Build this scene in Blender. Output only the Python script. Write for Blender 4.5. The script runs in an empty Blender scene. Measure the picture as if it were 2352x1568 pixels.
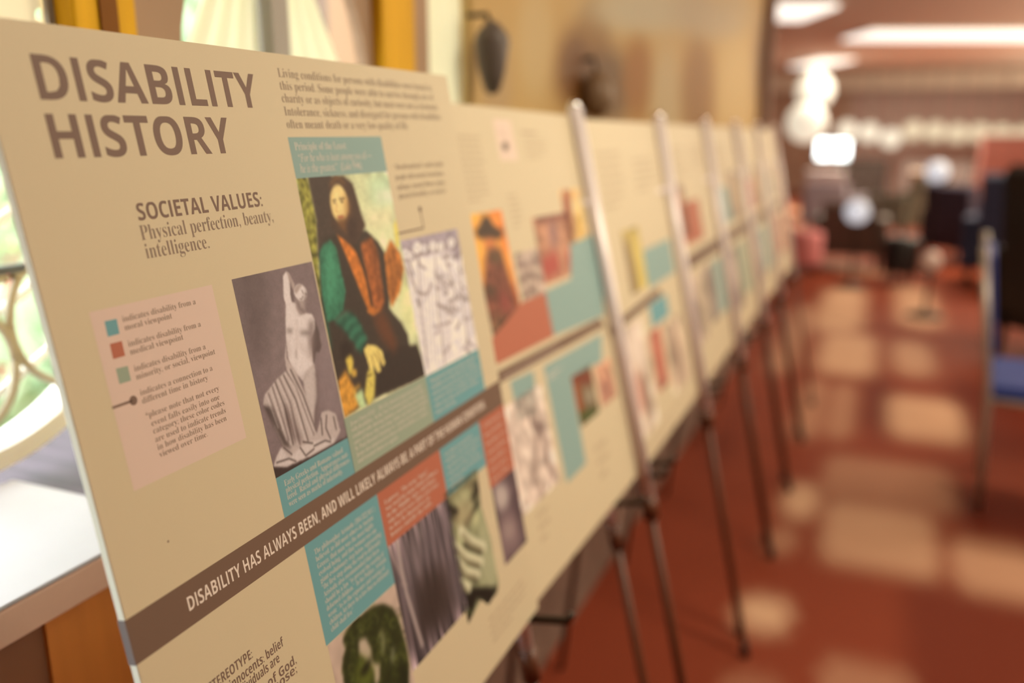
import bpy, bmesh, math, random
import numpy as np
from mathutils import Vector, Matrix
random.seed(7); rng = np.random.default_rng(11)
SC = bpy.context.scene; COL = SC.collection
PI = math.pi

# ------------------------------------------------------------------ camera, sky, lights, exposure
H = 1.35                                            # eye height of the photograph
PITCH, YAW, FPX = math.radians(13.69), math.radians(22.89), 1965.0
cam = bpy.data.cameras.new('camera'); camo = bpy.data.objects.new('camera', cam); COL.objects.link(camo)
camo.location = (0, 0, H); camo.rotation_euler = (PI/2 - PITCH, 0, 0)
cam.sensor_width = 36.0; cam.lens = FPX/2352*36.0; cam.clip_start = 0.02; cam.clip_end = 400
cam.dof.use_dof = True; cam.dof.focus_distance = 0.63; cam.dof.aperture_fstop = 2.15
SC.camera = camo
SC.view_settings.view_transform = 'Standard'; SC.view_settings.look = 'None'
SC.view_settings.gamma = 1.0; SC.view_settings.exposure = 0.0
SC.view_settings.use_curve_mapping = False
world = bpy.data.worlds.new('sky'); SC.world = world; world.use_nodes = True
wb = world.node_tree.nodes['Background']
wb.inputs['Color'].default_value = (0.93, 1.0, 0.97, 1); wb.inputs['Strength'].default_value = 6.5

D = Vector((math.sin(YAW), math.cos(YAW), 0))       # along the row of boards
N = Vector((math.cos(YAW), -math.sin(YAW), 0))      # out of the window wall, into the hall
UP = Vector((0, 0, 1))
def R(t, n, z): return D*t + N*n + UP*z             # hall coordinates -> world (z above the floor)

def area(name, loc, sx, sy, power, col, rot=(0, 0, 0)):
    l = bpy.data.lights.new(name, 'AREA'); l.shape = 'RECTANGLE'; l.size = sx; l.size_y = sy
    l.energy = power; l.color = col
    o = bpy.data.objects.new(name, l); COL.objects.link(o); o.location = loc; o.rotation_euler = rot
    return o
WARM = (1.0, 0.87, 0.635)
area('lamp_near', R(1.45, 1.0, 2.52), 1.0, 0.4, 55, WARM, (0, 0, -YAW))
area('lamp_mid', R(4.9, 1.3, 2.52), 1.2, 0.3, 45, WARM, (0, 0, -YAW))
area('lamp_far', R(9.5, 1.6, 2.52), 2.0, 0.6, 130, WARM, (0, 0, -YAW))
area('lamp_hall', R(16.0, 0.2, 2.52), 3.0, 1.5, 330, WARM, (0, 0, -YAW))
_c = area('ceiling_fill', R(11.0, 3.9, 2.0), 16.0, 0.3, 540, WARM)  # light added with no fixture, to brighten the hall ceiling
_z = (N*0.5 - UP*0.86).normalized(); _c.matrix_world = Matrix(((D.x, _z.cross(D).x, _z.x, _c.location.x), (D.y, _z.cross(D).y, _z.y, _c.location.y), (D.z, _z.cross(D).z, _z.z, _c.location.z), (0, 0, 0, 1)))

# ------------------------------------------------------------------ helpers
def lin(c):
    c = np.asarray(c, float)/255.0
    return np.where(c <= 0.04045, c/12.92, ((c+0.055)/1.055)**2.4)
ILL = lin((250, 225, 195))                          # the colour of the hall's lamp light on white paper
def alb(c): return np.clip(lin(c)/ILL, 0.002, 0.9)

MATS = {}
def mat(name, color, rough=0.6, metal=0.0, spec=0.4, noise=0.0, scale=20.0, emit=None, estr=0.0,
        trans=0.0, bump=0.0, coords='Object', stretch=None):
    if name in MATS: return MATS[name]
    m = bpy.data.materials.new(name); m.use_nodes = True; nt = m.node_tree; b = nt.nodes['Principled BSDF']
    c = tuple(float(x) for x in color)+(1,)
    b.inputs['Base Color'].default_value = c; b.inputs['Roughness'].default_value = rough
    b.inputs['Metallic'].default_value = metal; b.inputs['Specular IOR Level'].default_value = spec
    if emit is not None:
        b.inputs['Emission Color'].default_value = tuple(emit)+(1,); b.inputs['Emission Strength'].default_value = estr
    if noise > 0 or bump > 0:
        tc = nt.nodes.new('ShaderNodeTexCoord'); nz = nt.nodes.new('ShaderNodeTexNoise'); nz.inputs['Scale'].default_value = scale
        nz.inputs['Detail'].default_value = 5
        src = tc.outputs[coords]
        if stretch:
            mp = nt.nodes.new('ShaderNodeMapping'); mp.inputs['Scale'].default_value = stretch
            nt.links.new(src, mp.inputs['Vector']); src = mp.outputs['Vector']
        nt.links.new(src, nz.inputs['Vector'])
        if noise > 0:
            rp = nt.nodes.new('ShaderNodeValToRGB')
            rp.color_ramp.elements[0].position = 0.3; rp.color_ramp.elements[1].position = 0.7
            rp.color_ramp.elements[0].color = tuple(x*(1-noise) for x in c[:3])+(1,)
            rp.color_ramp.elements[1].color = tuple(min(0.95, x*(1+noise)) for x in c[:3])+(1,)
            nt.links.new(nz.outputs['Fac'], rp.inputs['Fac']); nt.links.new(rp.outputs['Color'], b.inputs['Base Color'])
        if bump > 0:
            bp = nt.nodes.new('ShaderNodeBump'); bp.inputs['Strength'].default_value = bump; bp.inputs['Distance'].default_value = 0.002
            nt.links.new(nz.outputs['Fac'], bp.inputs['Height']); nt.links.new(bp.outputs['Normal'], b.inputs['Normal'])
    if trans > 0:
        tr = nt.nodes.new('ShaderNodeBsdfTranslucent'); tr.inputs['Color'].default_value = c
        mx = nt.nodes.new('ShaderNodeMixShader'); mx.inputs['Fac'].default_value = trans
        out = nt.nodes['Material Output']
        nt.links.new(b.outputs['BSDF'], mx.inputs[1]); nt.links.new(tr.outputs['BSDF'], mx.inputs[2])
        nt.links.new(mx.outputs['Shader'], out.inputs['Surface'])
    MATS[name] = m; return m
def pm(name, c, **k): return mat(name, alb(c), **k)  # material from a colour seen under the hall's lamps
def print_mat():
    if 'print' in MATS: return MATS['print']
    m = bpy.data.materials.new('printed_picture'); m.use_nodes = True; nt = m.node_tree; b = nt.nodes['Principled BSDF']
    a = nt.nodes.new('ShaderNodeVertexColor'); a.layer_name = 'ink'
    nt.links.new(a.outputs['Color'], b.inputs['Base Color'])
    b.inputs['Roughness'].default_value = 0.6; b.inputs['Specular IOR Level'].default_value = 0.25
    MATS['print'] = m; return m

def link(name, me, m=None, parent=None, smooth=False):
    o = bpy.data.objects.new(name, me); COL.objects.link(o)
    if m: me.materials.append(m)
    if parent: o.parent = parent
    if smooth:
        for p in me.polygons: p.use_smooth = True
    return o
def tag(o, label=None, cat=None, group=None, kind=None):
    if label: o['label'] = label
    if cat: o['category'] = cat
    if group: o['group'] = group
    if kind: o['kind'] = kind
    return o
def thing(name, label, cat, M=None, group=None):
    o = bpy.data.objects.new(name, None); COL.objects.link(o); o.empty_display_size = 0.1
    if M is not None: o.matrix_world = M
    return tag(o, label, cat, group)
def struct(o): o['kind'] = 'structure'; return o
def frame(org, x, y, z):
    M = Matrix.Identity(4)
    for i in range(3): M[i][0] = x[i]; M[i][1] = y[i]; M[i][2] = z[i]; M[i][3] = org[i]
    return M
HALL = frame(Vector((0, 0, 0)), D, -N, UP)          # local x along the row, local y towards the window wall

class MB:                                            # collects shapes of ONE mesh
    def __init__(s): s.v = []; s.f = []
    def add(s, v, f):
        k = len(s.v); s.v += [tuple(p) for p in v]; s.f += [tuple(i+k for i in q) for q in f]; return s
    def box(s, a, b, bev=0.0):
        bm = bmesh.new(); bmesh.ops.create_cube(bm, size=1)
        a, b = Vector(a), Vector(b)
        for v in bm.verts: v.co = Vector(((a[i]+b[i])/2 + v.co[i]*(b[i]-a[i]) for i in range(3)))
        if bev > 0: bmesh.ops.bevel(bm, geom=bm.edges[:], offset=bev, segments=3, affect='EDGES', profile=0.5)
        return s.bm(bm)
    def bm(s, bm):
        bm.verts.index_update(); s.add([v.co[:] for v in bm.verts], [[v.index for v in f.verts] for f in bm.faces]); bm.free(); return s
    def tube(s, pts, r, n=10, caps=True):
        pts = [Vector(p) for p in pts]; rings = []; L = len(pts)
        rr = r if isinstance(r, (list, tuple)) else [r]*L
        ref = None; k0 = len(s.v)
        for i, p in enumerate(pts):
            t = (pts[min(i+1, L-1)]-pts[max(i-1, 0)]).normalized()
            if ref is None: ref = Vector((0, 0, 1)) if abs(t.z) < 0.9 else Vector((1, 0, 0))
            a = t.cross(ref).normalized(); b = t.cross(a).normalized(); ref = b.cross(t) if False else ref
            rings.append([p + a*math.cos(2*PI*j/n)*rr[i] + b*math.sin(2*PI*j/n)*rr[i] for j in range(n)])
        v = [q for ring in rings for q in ring]; f = []
        for i in range(L-1):
            for j in range(n): f.append((i*n+j, i*n+(j+1) % n, (i+1)*n+(j+1) % n, (i+1)*n+j))
        if caps: f.append(tuple(range(n))[::-1]); f.append(tuple((L-1)*n+j for j in range(n)))
        return s.add(v, f)
    def sphere(s, c, r, seg=24, sq=(1, 1, 1)):
        bm = bmesh.new(); bmesh.ops.create_uvsphere(bm, u_segments=seg, v_segments=seg//2, radius=r)
        for v in bm.verts: v.co = Vector((c[0]+v.co.x*sq[0], c[1]+v.co.y*sq[1], c[2]+v.co.z*sq[2]))
        return s.bm(bm)
    def lathe(s, prof, c=(0, 0, 0), n=24):
        v = []; f = []
        for r, z in prof:
            for j in range(n): v.append((c[0]+r*math.cos(2*PI*j/n), c[1]+r*math.sin(2*PI*j/n), c[2]+z))
        for i in range(len(prof)-1):
            for j in range(n): f.append((i*n+j, i*n+(j+1) % n, (i+1)*n+(j+1) % n, (i+1)*n+j))
        return s.add(v, f)
    def prism(s, poly, z0, z1, ax=2):                 # polygon in two axes, extruded along the third
        def P(a, b, c): return {2: (a, b, c), 1: (a, c, b), 0: (c, a, b)}[ax]
        n = len(poly); v = [P(a, b, z0) for a, b in poly] + [P(a, b, z1) for a, b in poly]
        f = [tuple(range(n))[::-1], tuple(range(n, 2*n))] + [(i, (i+1) % n, n+(i+1) % n, n+i) for i in range(n)]
        return s.add(v, f)
    def build(s, name, m, parent=None, smooth=False):
        me = bpy.data.meshes.new(name); me.from_pydata(s.v, [], s.f)
        bm = bmesh.new(); bm.from_mesh(me); bmesh.ops.recalc_face_normals(bm, faces=bm.faces[:]); bm.to_mesh(me); bm.free()
        return link(name, me, m, parent, smooth)
def hallbox(name, t0, t1, n0, n1, z0, z1, m, parent=None, bev=0.0):
    o = MB().box((t0, -n1, z0), (t1, -n0, z1), bev).build(name, m, parent)
    if parent is None: o.matrix_world = HALL
    return o

# a ray through a point of the photograph, to place things on a real plane of the room
FW = Vector((0, math.cos(PITCH), -math.sin(PITCH))); CU = Vector((0, math.sin(PITCH), math.cos(PITCH)))
EYE = Vector((0, 0, H))
def ray(x, y): return FW + Vector((1, 0, 0))*((x-1176)/FPX) + CU*((784-y)/FPX)
def on_floor(x, y, z=0.0):
    q = ray(x, y); return EYE + q*((z-H)/q.z)

# ------------------------------------------------------------------ printed pictures: a small painter
class Canvas:
    def __init__(s, bd, a0, a1, b0, b1, res=0.0009, base=(128, 128, 128)):
        s.bd = bd; s.a0, s.a1, s.b0, s.b1 = a0, a1, b0, b1
        s.w = max(8, int((a1-a0)/res)); s.h = max(8, int((b1-b0)/res))
        s.img = np.ones((s.h+1, s.w+1, 3))*np.array(base, float); s.cut = None
        s.X, s.Y = np.meshgrid(np.arange(s.w+1), np.arange(s.h+1))
        s.crop = (0, 0, 1)
    def px(s, x, y):                                   # crop coordinates -> canvas
        X = s.crop[0]+s.crop[2]*x; Y = s.crop[1]+s.crop[2]*y
        a, b = s.bd.uv(X, Y); return (a-s.a0)/(s.a1-s.a0)*s.w, (s.b1-b)/(s.b1-s.b0)*s.h
    def blur(s, M, sg):
        if sg <= 0: return M
        k = int(3*sg)+1; g = np.exp(-0.5*(np.arange(-k, k+1)/sg)**2); g /= g.sum()
        P = np.pad(M, ((k, k), (0, 0)), mode='edge'); M = sum(g[i]*P[i:i+M.shape[0]] for i in range(2*k+1))
        P = np.pad(M, ((0, 0), (k, k)), mode='edge'); return sum(g[i]*P[:, i:i+M.shape[1]] for i in range(2*k+1))
    def pmask(s, pts):
        P = [s.px(*p) for p in pts]; M = np.zeros(s.X.shape, bool); n = len(P)
        for i in range(n):
            x1, y1 = P[i]; x2, y2 = P[(i+1) % n]
            if y1 == y2: continue
            c = ((y1 > s.Y) != (y2 > s.Y)) & (s.X < (x2-x1)*(s.Y-y1)/(y2-y1)+x1); M ^= c
        return M.astype(float)
    def put(s, M, col, op=1.0, grain=0.0):
        c = np.array(col, float)
        if grain > 0:
            g = s.blur(rng.normal(size=M.shape), 2.0); g = g/g.std()*grain
            c = c*(1+g[..., None])
        s.img = s.img*(1-M[..., None]*op)+c*M[..., None]*op; return s
    def fill(s, pts, col, soft=0.6, op=1.0, grain=0.0): return s.put(s.blur(s.pmask(pts), soft), col, op, grain)
    def line(s, pts, wd, col, soft=0.6, op=1.0):
        M = np.zeros(s.X.shape); P = [s.px(*p) for p in pts]
        q0 = s.px(pts[0][0], pts[0][1]); q1 = s.px(pts[0][0]+wd, pts[0][1]+wd); r = max(0.35, 0.35*math.dist(q0, q1))
        for (x1, y1), (x2, y2) in zip(P[:-1], P[1:]):
            L2 = (x2-x1)**2+(y2-y1)**2+1e-9
            t = np.clip(((s.X-x1)*(x2-x1)+(s.Y-y1)*(y2-y1))/L2, 0, 1)
            d = np.hypot(s.X-x1-t*(x2-x1), s.Y-y1-t*(y2-y1)); M = np.maximum(M, np.clip(r+0.5-d, 0, 1))
        return s.put(s.blur(M, soft), col, op)
    def ell(s, c, rx, ry, col, soft=0.6, op=1.0, ang=0.0):
        p = [(c[0]+rx*math.cos(a)*math.cos(ang)-ry*math.sin(a)*math.sin(ang), c[1]+rx*math.cos(a)*math.sin(ang)+ry*math.sin(a)*math.cos(ang))
             for a in np.linspace(0, 2*PI, 24, endpoint=False)]
        return s.fill(p, col, soft, op)
    def noise(s, amp, sx, sy=None):
        g = rng.normal(size=s.X.shape); k = s.blur(g, sx) if sy is None else s.blur2(g, sx, sy)
        s.img = s.img*(1+amp*(k/k.std()))[..., None]; return s
    def blur2(s, M, sx, sy):
        for sg, ax in ((sy, 0), (sx, 1)):
            if sg <= 0: continue
            k = int(3*sg)+1; g = np.exp(-0.5*(np.arange(-k, k+1)/sg)**2); g /= g.sum()
            M = np.apply_along_axis(lambda r: np.convolve(np.pad(r, k, mode='edge'), g, 'valid'), ax, M)
        return M
    def build(s, name, parent, c=0.00005, label=None, clip=None):
        w, h = s.w, s.h
        xs = np.linspace(s.a0, s.a1, w+1); ys = np.linspace(s.b1, s.b0, h+1)
        A, B = np.meshgrid(xs, ys); co = np.stack([A, B, np.full_like(A, c)], -1).reshape(-1, 3)
        i = np.arange(h)[:, None]*(w+1)+np.arange(w)[None]
        q = np.stack([i+w+1, i+w+2, i+1, i], -1).reshape(-1, 4)
        if clip is not None:
            M = s.pmask(clip) > 0.5; q = q[M[:-1, :-1].reshape(-1)]
        me = bpy.data.meshes.new(name); me.vertices.add(len(co)); me.vertices.foreach_set('co', co.ravel())
        me.loops.add(q.size); me.loops.foreach_set('vertex_index', q.ravel().astype(np.int32))
        me.polygons.add(len(q)); me.polygons.foreach_set('loop_start', np.arange(0, q.size, 4, dtype=np.int32))
        me.update(calc_edges=True); me.validate()
        at = me.color_attributes.new('ink', 'FLOAT_COLOR', 'POINT')
        cc = np.ones((len(co), 4)); cc[:, :3] = alb(np.clip(s.img, 3, 255)).reshape(-1, 3)
        at.data.foreach_set('color', cc.ravel().astype(np.float32))
        o = link(name, me, print_mat(), parent)
        if label: o['label'] = label
        return o

# ------------------------------------------------------------------ lettering (flat ink a fraction of a millimetre proud of the board)
def serif(s):
    o = ''
    for ch in s:
        if 'A' <= ch <= 'Z': o += chr(0x1D400+ord(ch)-65)
        elif 'a' <= ch <= 'z': o += chr(0x1D41A+ord(ch)-97)
        elif '0' <= ch <= '9': o += chr(0x1D7CE+ord(ch)-48)
        else: o += ch
    return o
def italic(s):
    o = ''
    for ch in s:
        if ch == 'h': o += '\u210e'
        elif 'A' <= ch <= 'Z': o += chr(0x1D434+ord(ch)-65)
        elif 'a' <= ch <= 'z': o += chr(0x1D44E+ord(ch)-97)
        else: o += ch
    return o
def sans(s):
    o = ''
    for ch in s:
        if ch == 'I' and s.isupper(): o += chr(0x1D5EE+11)
        elif 'A' <= ch <= 'Z': o += chr(0x1D5D4+ord(ch)-65)
        elif 'a' <= ch <= 'z': o += chr(0x1D5EE+ord(ch)-97)
        elif '0' <= ch <= '9': o += chr(0x1D7EC+ord(ch)-48)
        else: o += ch
    return o
STY = {'serif': (serif, -0.0095), 'italic': (italic, 0.004), 'sans': (sans, -0.004), 'title': (sans, 0.0)}
JOBS = []
def text(name, lines, style, cap, m, parent, z=0.00010, label=None):
    """lines: (string, a0, a1, b) in board metres; cap = capital height."""
    JOBS.append((name, lines, style, cap, m, parent, z, label))
def flush_text():
    fn = []; cur = []
    for j in JOBS:
        row = []
        for (s, a0, a1, b) in j[1]:
            c = bpy.data.curves.new('ink', 'FONT'); f, off = STY[j[2]]; c.body = f(s); c.offset = off; c.resolution_u = 3 if j[3] > 0.008 else 2
            c.fill_mode = 'FRONT'; o = bpy.data.objects.new('ink', c); COL.objects.link(o); row.append(o)
        cur.append(row)
    capo = {}
    for st in STY:
        c = bpy.data.curves.new('ink', 'FONT'); c.body = STY[st][0]('H'); c.fill_mode = 'FRONT'; o = bpy.data.objects.new('ink', c); COL.objects.link(o); capo[st] = o
    dg = bpy.context.evaluated_depsgraph_get(); dg.update()
    caph = {}
    for st, o in capo.items():
        me = bpy.data.meshes.new_from_object(o.evaluated_get(dg)); ys = [v.co.y for v in me.vertices]; caph[st] = max(ys) if ys else 0.7
        bpy.data.meshes.remove(me)
    for j, row in zip(JOBS, cur):
        name, lines, style, cap, m, parent, z, label = j; V = []; F = []
        for (s, a0, a1, b), o in zip(lines, row):
            me = bpy.data.meshes.new_from_object(o.evaluated_get(dg)); n = len(me.vertices)
            if n == 0: continue
            co = np.empty(n*3); me.vertices.foreach_get('co', co); co = co.reshape(-1, 3)
            x0, x1 = co[:, 0].min(), co[:, 0].max(); sx = (a1-a0)/(x1-x0); sy = cap/caph[style]
            k = len(V)
            top = caph[style] if s.isupper() and style in ('title', 'sans') else 9
            V += [((x-x0)*sx+a0, min(y, top)*sy+b, z) for x, y, _ in co]; F += [tuple(i+k for i in p.vertices) for p in me.polygons]
            bpy.data.meshes.remove(me)
        me = bpy.data.meshes.new(name); me.from_pydata(V, [], F); o = link(name, me, m, parent)
        if label: o['label'] = label
    for o in [o for r in cur for o in r]+list(capo.values()):
        c = o.data; bpy.data.objects.remove(o); bpy.data.curves.remove(c)

# ------------------------------------------------------------------ materials
M_board = pm('board_cream', (206, 175, 130), rough=0.55, spec=0.3, noise=0.012, scale=900)
M_core = mat('foam_core_edge', (0.80, 0.80, 0.70), rough=0.7)
M_ink = pm('ink_brown', (122, 90, 70), rough=0.6, spec=0.25)
M_inks = pm('ink_brown_serif', (138, 108, 84), rough=0.6, spec=0.25)
M_inkl = pm('ink_pale', (205, 180, 150), rough=0.6, spec=0.25)
M_inkb = pm('ink_band', (228, 196, 165), rough=0.6, spec=0.25)
M_band = pm('band_brown', (116, 84, 62), rough=0.6, spec=0.25)
M_pink = pm('legend_pink', (216, 176, 146), rough=0.6, spec=0.25)
M_teal = pm('teal_print', (138, 152, 132), rough=0.6, spec=0.25)
M_teal2 = pm('teal_print_blue', (108, 146, 136), rough=0.6, spec=0.25)
M_red = pm('red_print', (178, 96, 66), rough=0.6, spec=0.25)
M_green = pm('green_print', (150, 150, 118), rough=0.6, spec=0.25)
M_dim = pm('ink_faint', (188, 156, 116), rough=0.6, spec=0.25)
M_steel = mat('easel_silver', (0.86, 0.80, 0.84), rough=0.3, metal=0.1)
M_dark = mat('easel_bronze', (0.11, 0.035, 0.016), rough=0.4)
M_peg = mat('peg_brown', (.035, .018, .012), rough=.5)
M_black = mat('black_rubber', (0.012, 0.010, 0.009), rough=0.5)

# ------------------------------------------------------------------ boards
class Board:
    def __init__(s, org, u, lean, name='display_board', label='', group=None):
        s.u = u.normalized(); up0 = UP; nn = s.u.cross(up0).normalized(); upv = nn.cross(s.u)
        s.up = upv*math.cos(lean) - nn*math.sin(lean); s.n = s.u.cross(s.up); s.o = org
        s.e = thing(name, label, 'display board', frame(org, s.u, s.up, s.n), group)
    def uv(s, x, y):
        q = ray(x, y); k = (s.o-EYE).dot(s.n)/q.dot(s.n); p = EYE+q*k-s.o
        return p.dot(s.u), p.dot(s.up)
    def W(s, a, b, c=0.0): return s.o+s.u*a+s.up*b+s.n*c
    def panel(s, w, h, th=0.006, bev=0.0006, band=None):
        o = MB().box((0, 0, -th), (w, h, 0), bev).build('foam_panel', M_board, s.e)
        o.data.materials.append(M_core)
        for p in o.data.polygons:
            if p.normal.z < 0.5: p.material_index = 1
        s.w, s.h, s.th = w, h, th; return o
    def rect(s, name, pts, m, z=0.00005, parent=None, label=None):  # flat printed patch from px corners
        q = [s.uv(*p) for p in pts]; return s.poly(name, q, m, z, parent, label)
    def poly(s, name, q, m, z=0.00005, parent=None, label=None):
        v = [(a, b, z) for a, b in q]
        me = bpy.data.meshes.new(name); me.from_pydata(v, [], [tuple(range(len(v)))])
        o = link(name, me, m, parent or s.e)
        if me.polygons[0].normal.z < 0: me.flip_normals()
        if label: o['label'] = label
        return o
    def box(s, name, a0, a1, b0, b1, m, z=0.00005, parent=None, label=None):
        return s.poly(name, [(a0, b0), (a1, b0), (a1, b1), (a0, b1)], m, z, parent, label)
    def dashes(s, name, a0, a1, b0, b1, nl, m, parent=None, seed=1, z=0.0001, fill=0.42):  # print too blurred to read
        r = random.Random(seed); mb = MB(); st = (b1-b0)/nl
        for i in range(nl):
            y = b1-(i+0.75)*st; x = a0; end = a1-(a1-a0)*(r.random()*0.12 if i < nl-1 else 0.45)
            while x < end-0.004:
                w = min(end-x, r.uniform(0.006, 0.02)); mb.add([(x, y, z), (x+w, y, z), (x+w, y+st*fill, z), (x, y+st*fill, z)], [(0, 1, 2, 3)]); x += w+0.0025
        return mb.build(name, m, parent or s.e)

U1 = D.copy()
_o = EYE + ray(150, 900)*0.5
B1 = Board(_o, U1, math.radians(10.3), label='big cream board headed DISABILITY HISTORY, nearest of the row', group='exhibition boards on easels')
OFF = 0.444
B1.o = _o - B1.up*OFF; B1.e.matrix_world = frame(B1.o, B1.u, B1.up, B1.n)
B1.panel(0.570, 0.658)
def crop(x0, y0, sc): return lambda x, y: (x0+sc*x, y0+sc*y)
K1 = crop(0, 0, 0.46769); K2 = crop(0, 600, 0.35068); K3 = crop(500, 380, 0.37); K4 = crop(500, 900, 0.426)
K5 = crop(0, 1050, 0.3303); K6 = crop(880, 180, 0.33167); K7 = crop(1080, 650, 0.3828); K8 = crop(720, 1000, 0.3622); K9 = crop(1300, 280, 0.459)
def TL(bd, K, s, A, Bx):                             # text line: left baseline, right extreme (crop px) -> board metres
    a0, b = bd.uv(*K(*A)); a1, _ = bd.uv(*K(*Bx)); return (s, a0, a1, b)
def block(rows, b_first, b_last, a0):                # evenly led paragraph
    n = len(rows); return [(s, a0, a1, b_first+(b_last-b_first)*i/(n-1)) for i, (s, a1) in enumerate(rows)]

# headline and introduction
text('headline', [TL(B1, K1, 'DISABILITY', (200, 488), (1240, 352)), TL(B1, K1, 'HISTORY', (272, 778), (1110, 568))], 'title', 0.0262, M_ink, B1.e)
text('subheading', [TL(B1, K1, 'SOCIETAL VALUES:', (683, 1083), (1290, 1005))], 'title', 0.0113, M_ink, B1.e)
text('values_text', [TL(B1, K1, 'Physical perfection, beauty,', (697, 1180), (1343, 1083)), TL(B1, K1, 'intelligence.', (722, 1270), (1030, 1215))], 'serif', 0.0098, M_inks, B1.e)
text('introduction', [TL(B1, K1, 'Living conditions for persons with disabilities were brutal in', (1368, 378), (2118, 440)),
     TL(B1, K1, 'this period. Some people were able to survive through acts of', (1378, 440), (2130, 492)),
     TL(B1, K1, 'charity or as objects of curiosity, but most were not as fortunate.', (1387, 502), (2155, 545)),
     TL(B1, K1, 'Intolerance, sickness, and disregard for persons with disabilities', (1400, 567), (2165, 588)),
     TL(B1, K1, 'often meant death or a very low quality of life.', (1411, 630), (2008, 638))], 'serif', 0.0073, M_inks, B1.e)
# legend
lg = B1.box('legend_card', 0.029, 0.135, -0.073+OFF, 0.042+OFF, M_pink, label='pale pink legend card')
for pts, m, c in ((((683, 393), (763, 376), (783, 474), (706, 494)), M_teal2, 'teal'), (((718, 541), (797, 521), (820, 618), (741, 641)), M_red, 'red'),
                  (((758, 703), (836, 684), (858, 780), (782, 804)), M_green, 'green')):
    B1.rect('colour_key', [K2(*p) for p in pts], m, 0.00008, lg, c+' colour key')
text('legend_text', [TL(B1, K2, *a) for a in (('indicates disability from a', (805, 398), (1283, 278)), ('moral viewpoint', (820, 453), (1128, 373)),
     ('indicates disability from a', (843, 560), (1316, 424)), ('medical viewpoint', (856, 613), (1202, 512)),
     ('indicates disability from a', (882, 722), (1348, 572)), ('minority, or social, viewpoint', (895, 776), (1410, 603)),
     ('indicates a connection to a', (922, 880), (1393, 713)), ('different time in history', (935, 933), (1363, 775)),
     ('*please note that not every', (958, 1030), (1438, 850)), ('event falls easily into one', (995, 1080), (1440, 905)),
     ('category; these color codes', (1007, 1130), (1472, 945)), ('are used to indicate trends', (1020, 1185), (1480, 990)),
     ('in how disability has been', (1035, 1237), (1485, 1040)), ('viewed over time.', (1048, 1285), (1362, 1150)))], 'serif', 0.0040, M_inks, lg, z=0.00012)
mb = MB(); a, b = B1.uv(*K2(735, 960)); a2, b2 = B1.uv(*K2(873, 910)); b2 = b
mb.add([(a, b-.0008, .00012), (a2, b-.0008, .00012), (a2, b+.0008, .00012), (a, b+.0008, .00012)], [(0, 1, 2, 3)])
mb.add([(a2+.0031*math.cos(t), b+.0031*math.sin(t), .00012) for t in np.linspace(0, 2*PI, 24, endpoint=False)], [tuple(range(24))])
mb.build('connection_symbol', M_ink, lg)
# band
B1.box('motto_band', -0.0, 0.570, -0.1755+OFF, -0.1455+OFF, M_band, label='brown motto band')
a0, bb = B1.uv(*K5(1312, 1045)); a1, _ = B1.uv(*K4(1440, 66))
text('motto', [('DISABILITY HAS ALWAYS BEEN, AND WILL LIKELY ALWAYS BE, A PART OF THE HUMAN CONDITION.', a0, a1, -0.1655+OFF)], 'sans', 0.0098, M_inkb, B1.e)
MB().box((-0.0006, -0.1755+OFF, -0.006), (0.0002, -0.1455+OFF, 0)).build('band_wrap', pm('band_edge', (120, 98, 84), rough=.6), B1.e)
# stereotype text at the lower left
a_s = 0.0485
text('stereotype_text', [('STEREOTYPE:', a_s, B1.uv(580, 1505)[0], B1.uv(580, 1510)[1]), ('Holy innocents: belief', a_s, B1.uv(652, 1480)[0], B1.uv(649, 1484)[1]),
     ('these individuals are', a_s, B1.uv(642, 1515)[0], B1.uv(642, 1519)[1]), ('a creation of God,', a_s, B1.uv(679, 1510)[0], B1.uv(677, 1519)[1]-0.002), ('with a purpose;', a_s, B1.uv(682, 1540)[0], B1.uv(681, 1544)[1])],
     'sans', 0.0072, M_ink, B1.e)

# caption boxes
cb = B1.box('caption_box', 0.257, 0.403, 0.112+OFF, 0.146+OFF, M_teal, label='grey green caption box over the painting')
text('caption_text', [TL(B1, K1, 'Principle of the Least:', (1450, 738), (1705, 738))], 'serif', 0.0066, M_inkl, cb)
text('quotation', [TL(B1, K1, '\u201cFor he who is least among you all \u2014', (1470, 795), (1825, 770)), TL(B1, K1, 'he is the greatest.\u201d  (Luke 9:46)', (1478, 848), (1780, 835))], 'italic', 0.0066, M_inkl, cb)
text('side_text', [TL(B1, K6, '\u201cdisenfranchised\u201d could include', (80, 632), (415, 605)), TL(B1, K6, 'people with mental retardation,', (88, 703), (422, 672)),
     TL(B1, K6, 'epilepsy, mental illness, injury,', (98, 772), (437, 735)), TL(B1, K6, 'physical disability, or sickness.', (110, 835), (440, 795))], 'serif', 0.0058, M_inks, B1.e)
def connector(bd, pts, w, r):
    q = [bd.uv(*p) for p in pts]; mb = MB()
    for (x1, y1), (x2, y2) in zip(q[:-1], q[1:]):
        L = math.hypot(x2-x1, y2-y1); nx, ny = -(y2-y1)/L*w, (x2-x1)/L*w
        mb.add([(x1-nx, y1-ny, .00012), (x2-nx, y2-ny, .00012), (x2+nx, y2+ny, .00012), (x1+nx, y1+ny, .00012)], [(0, 1, 2, 3)])
    x, y = q[-1]; mb.add([(x+r*math.cos(t), y+r*math.sin(t), .00012) for t in np.linspace(0, 2*PI, 20, endpoint=False)], [tuple(range(20))])
    mb.build('connection_line', M_ink, bd.e)
connector(B1, [K6(107, 1073), K6(280, 1035), K6(255, 905)], 0.0009, 0.0031)

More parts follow.
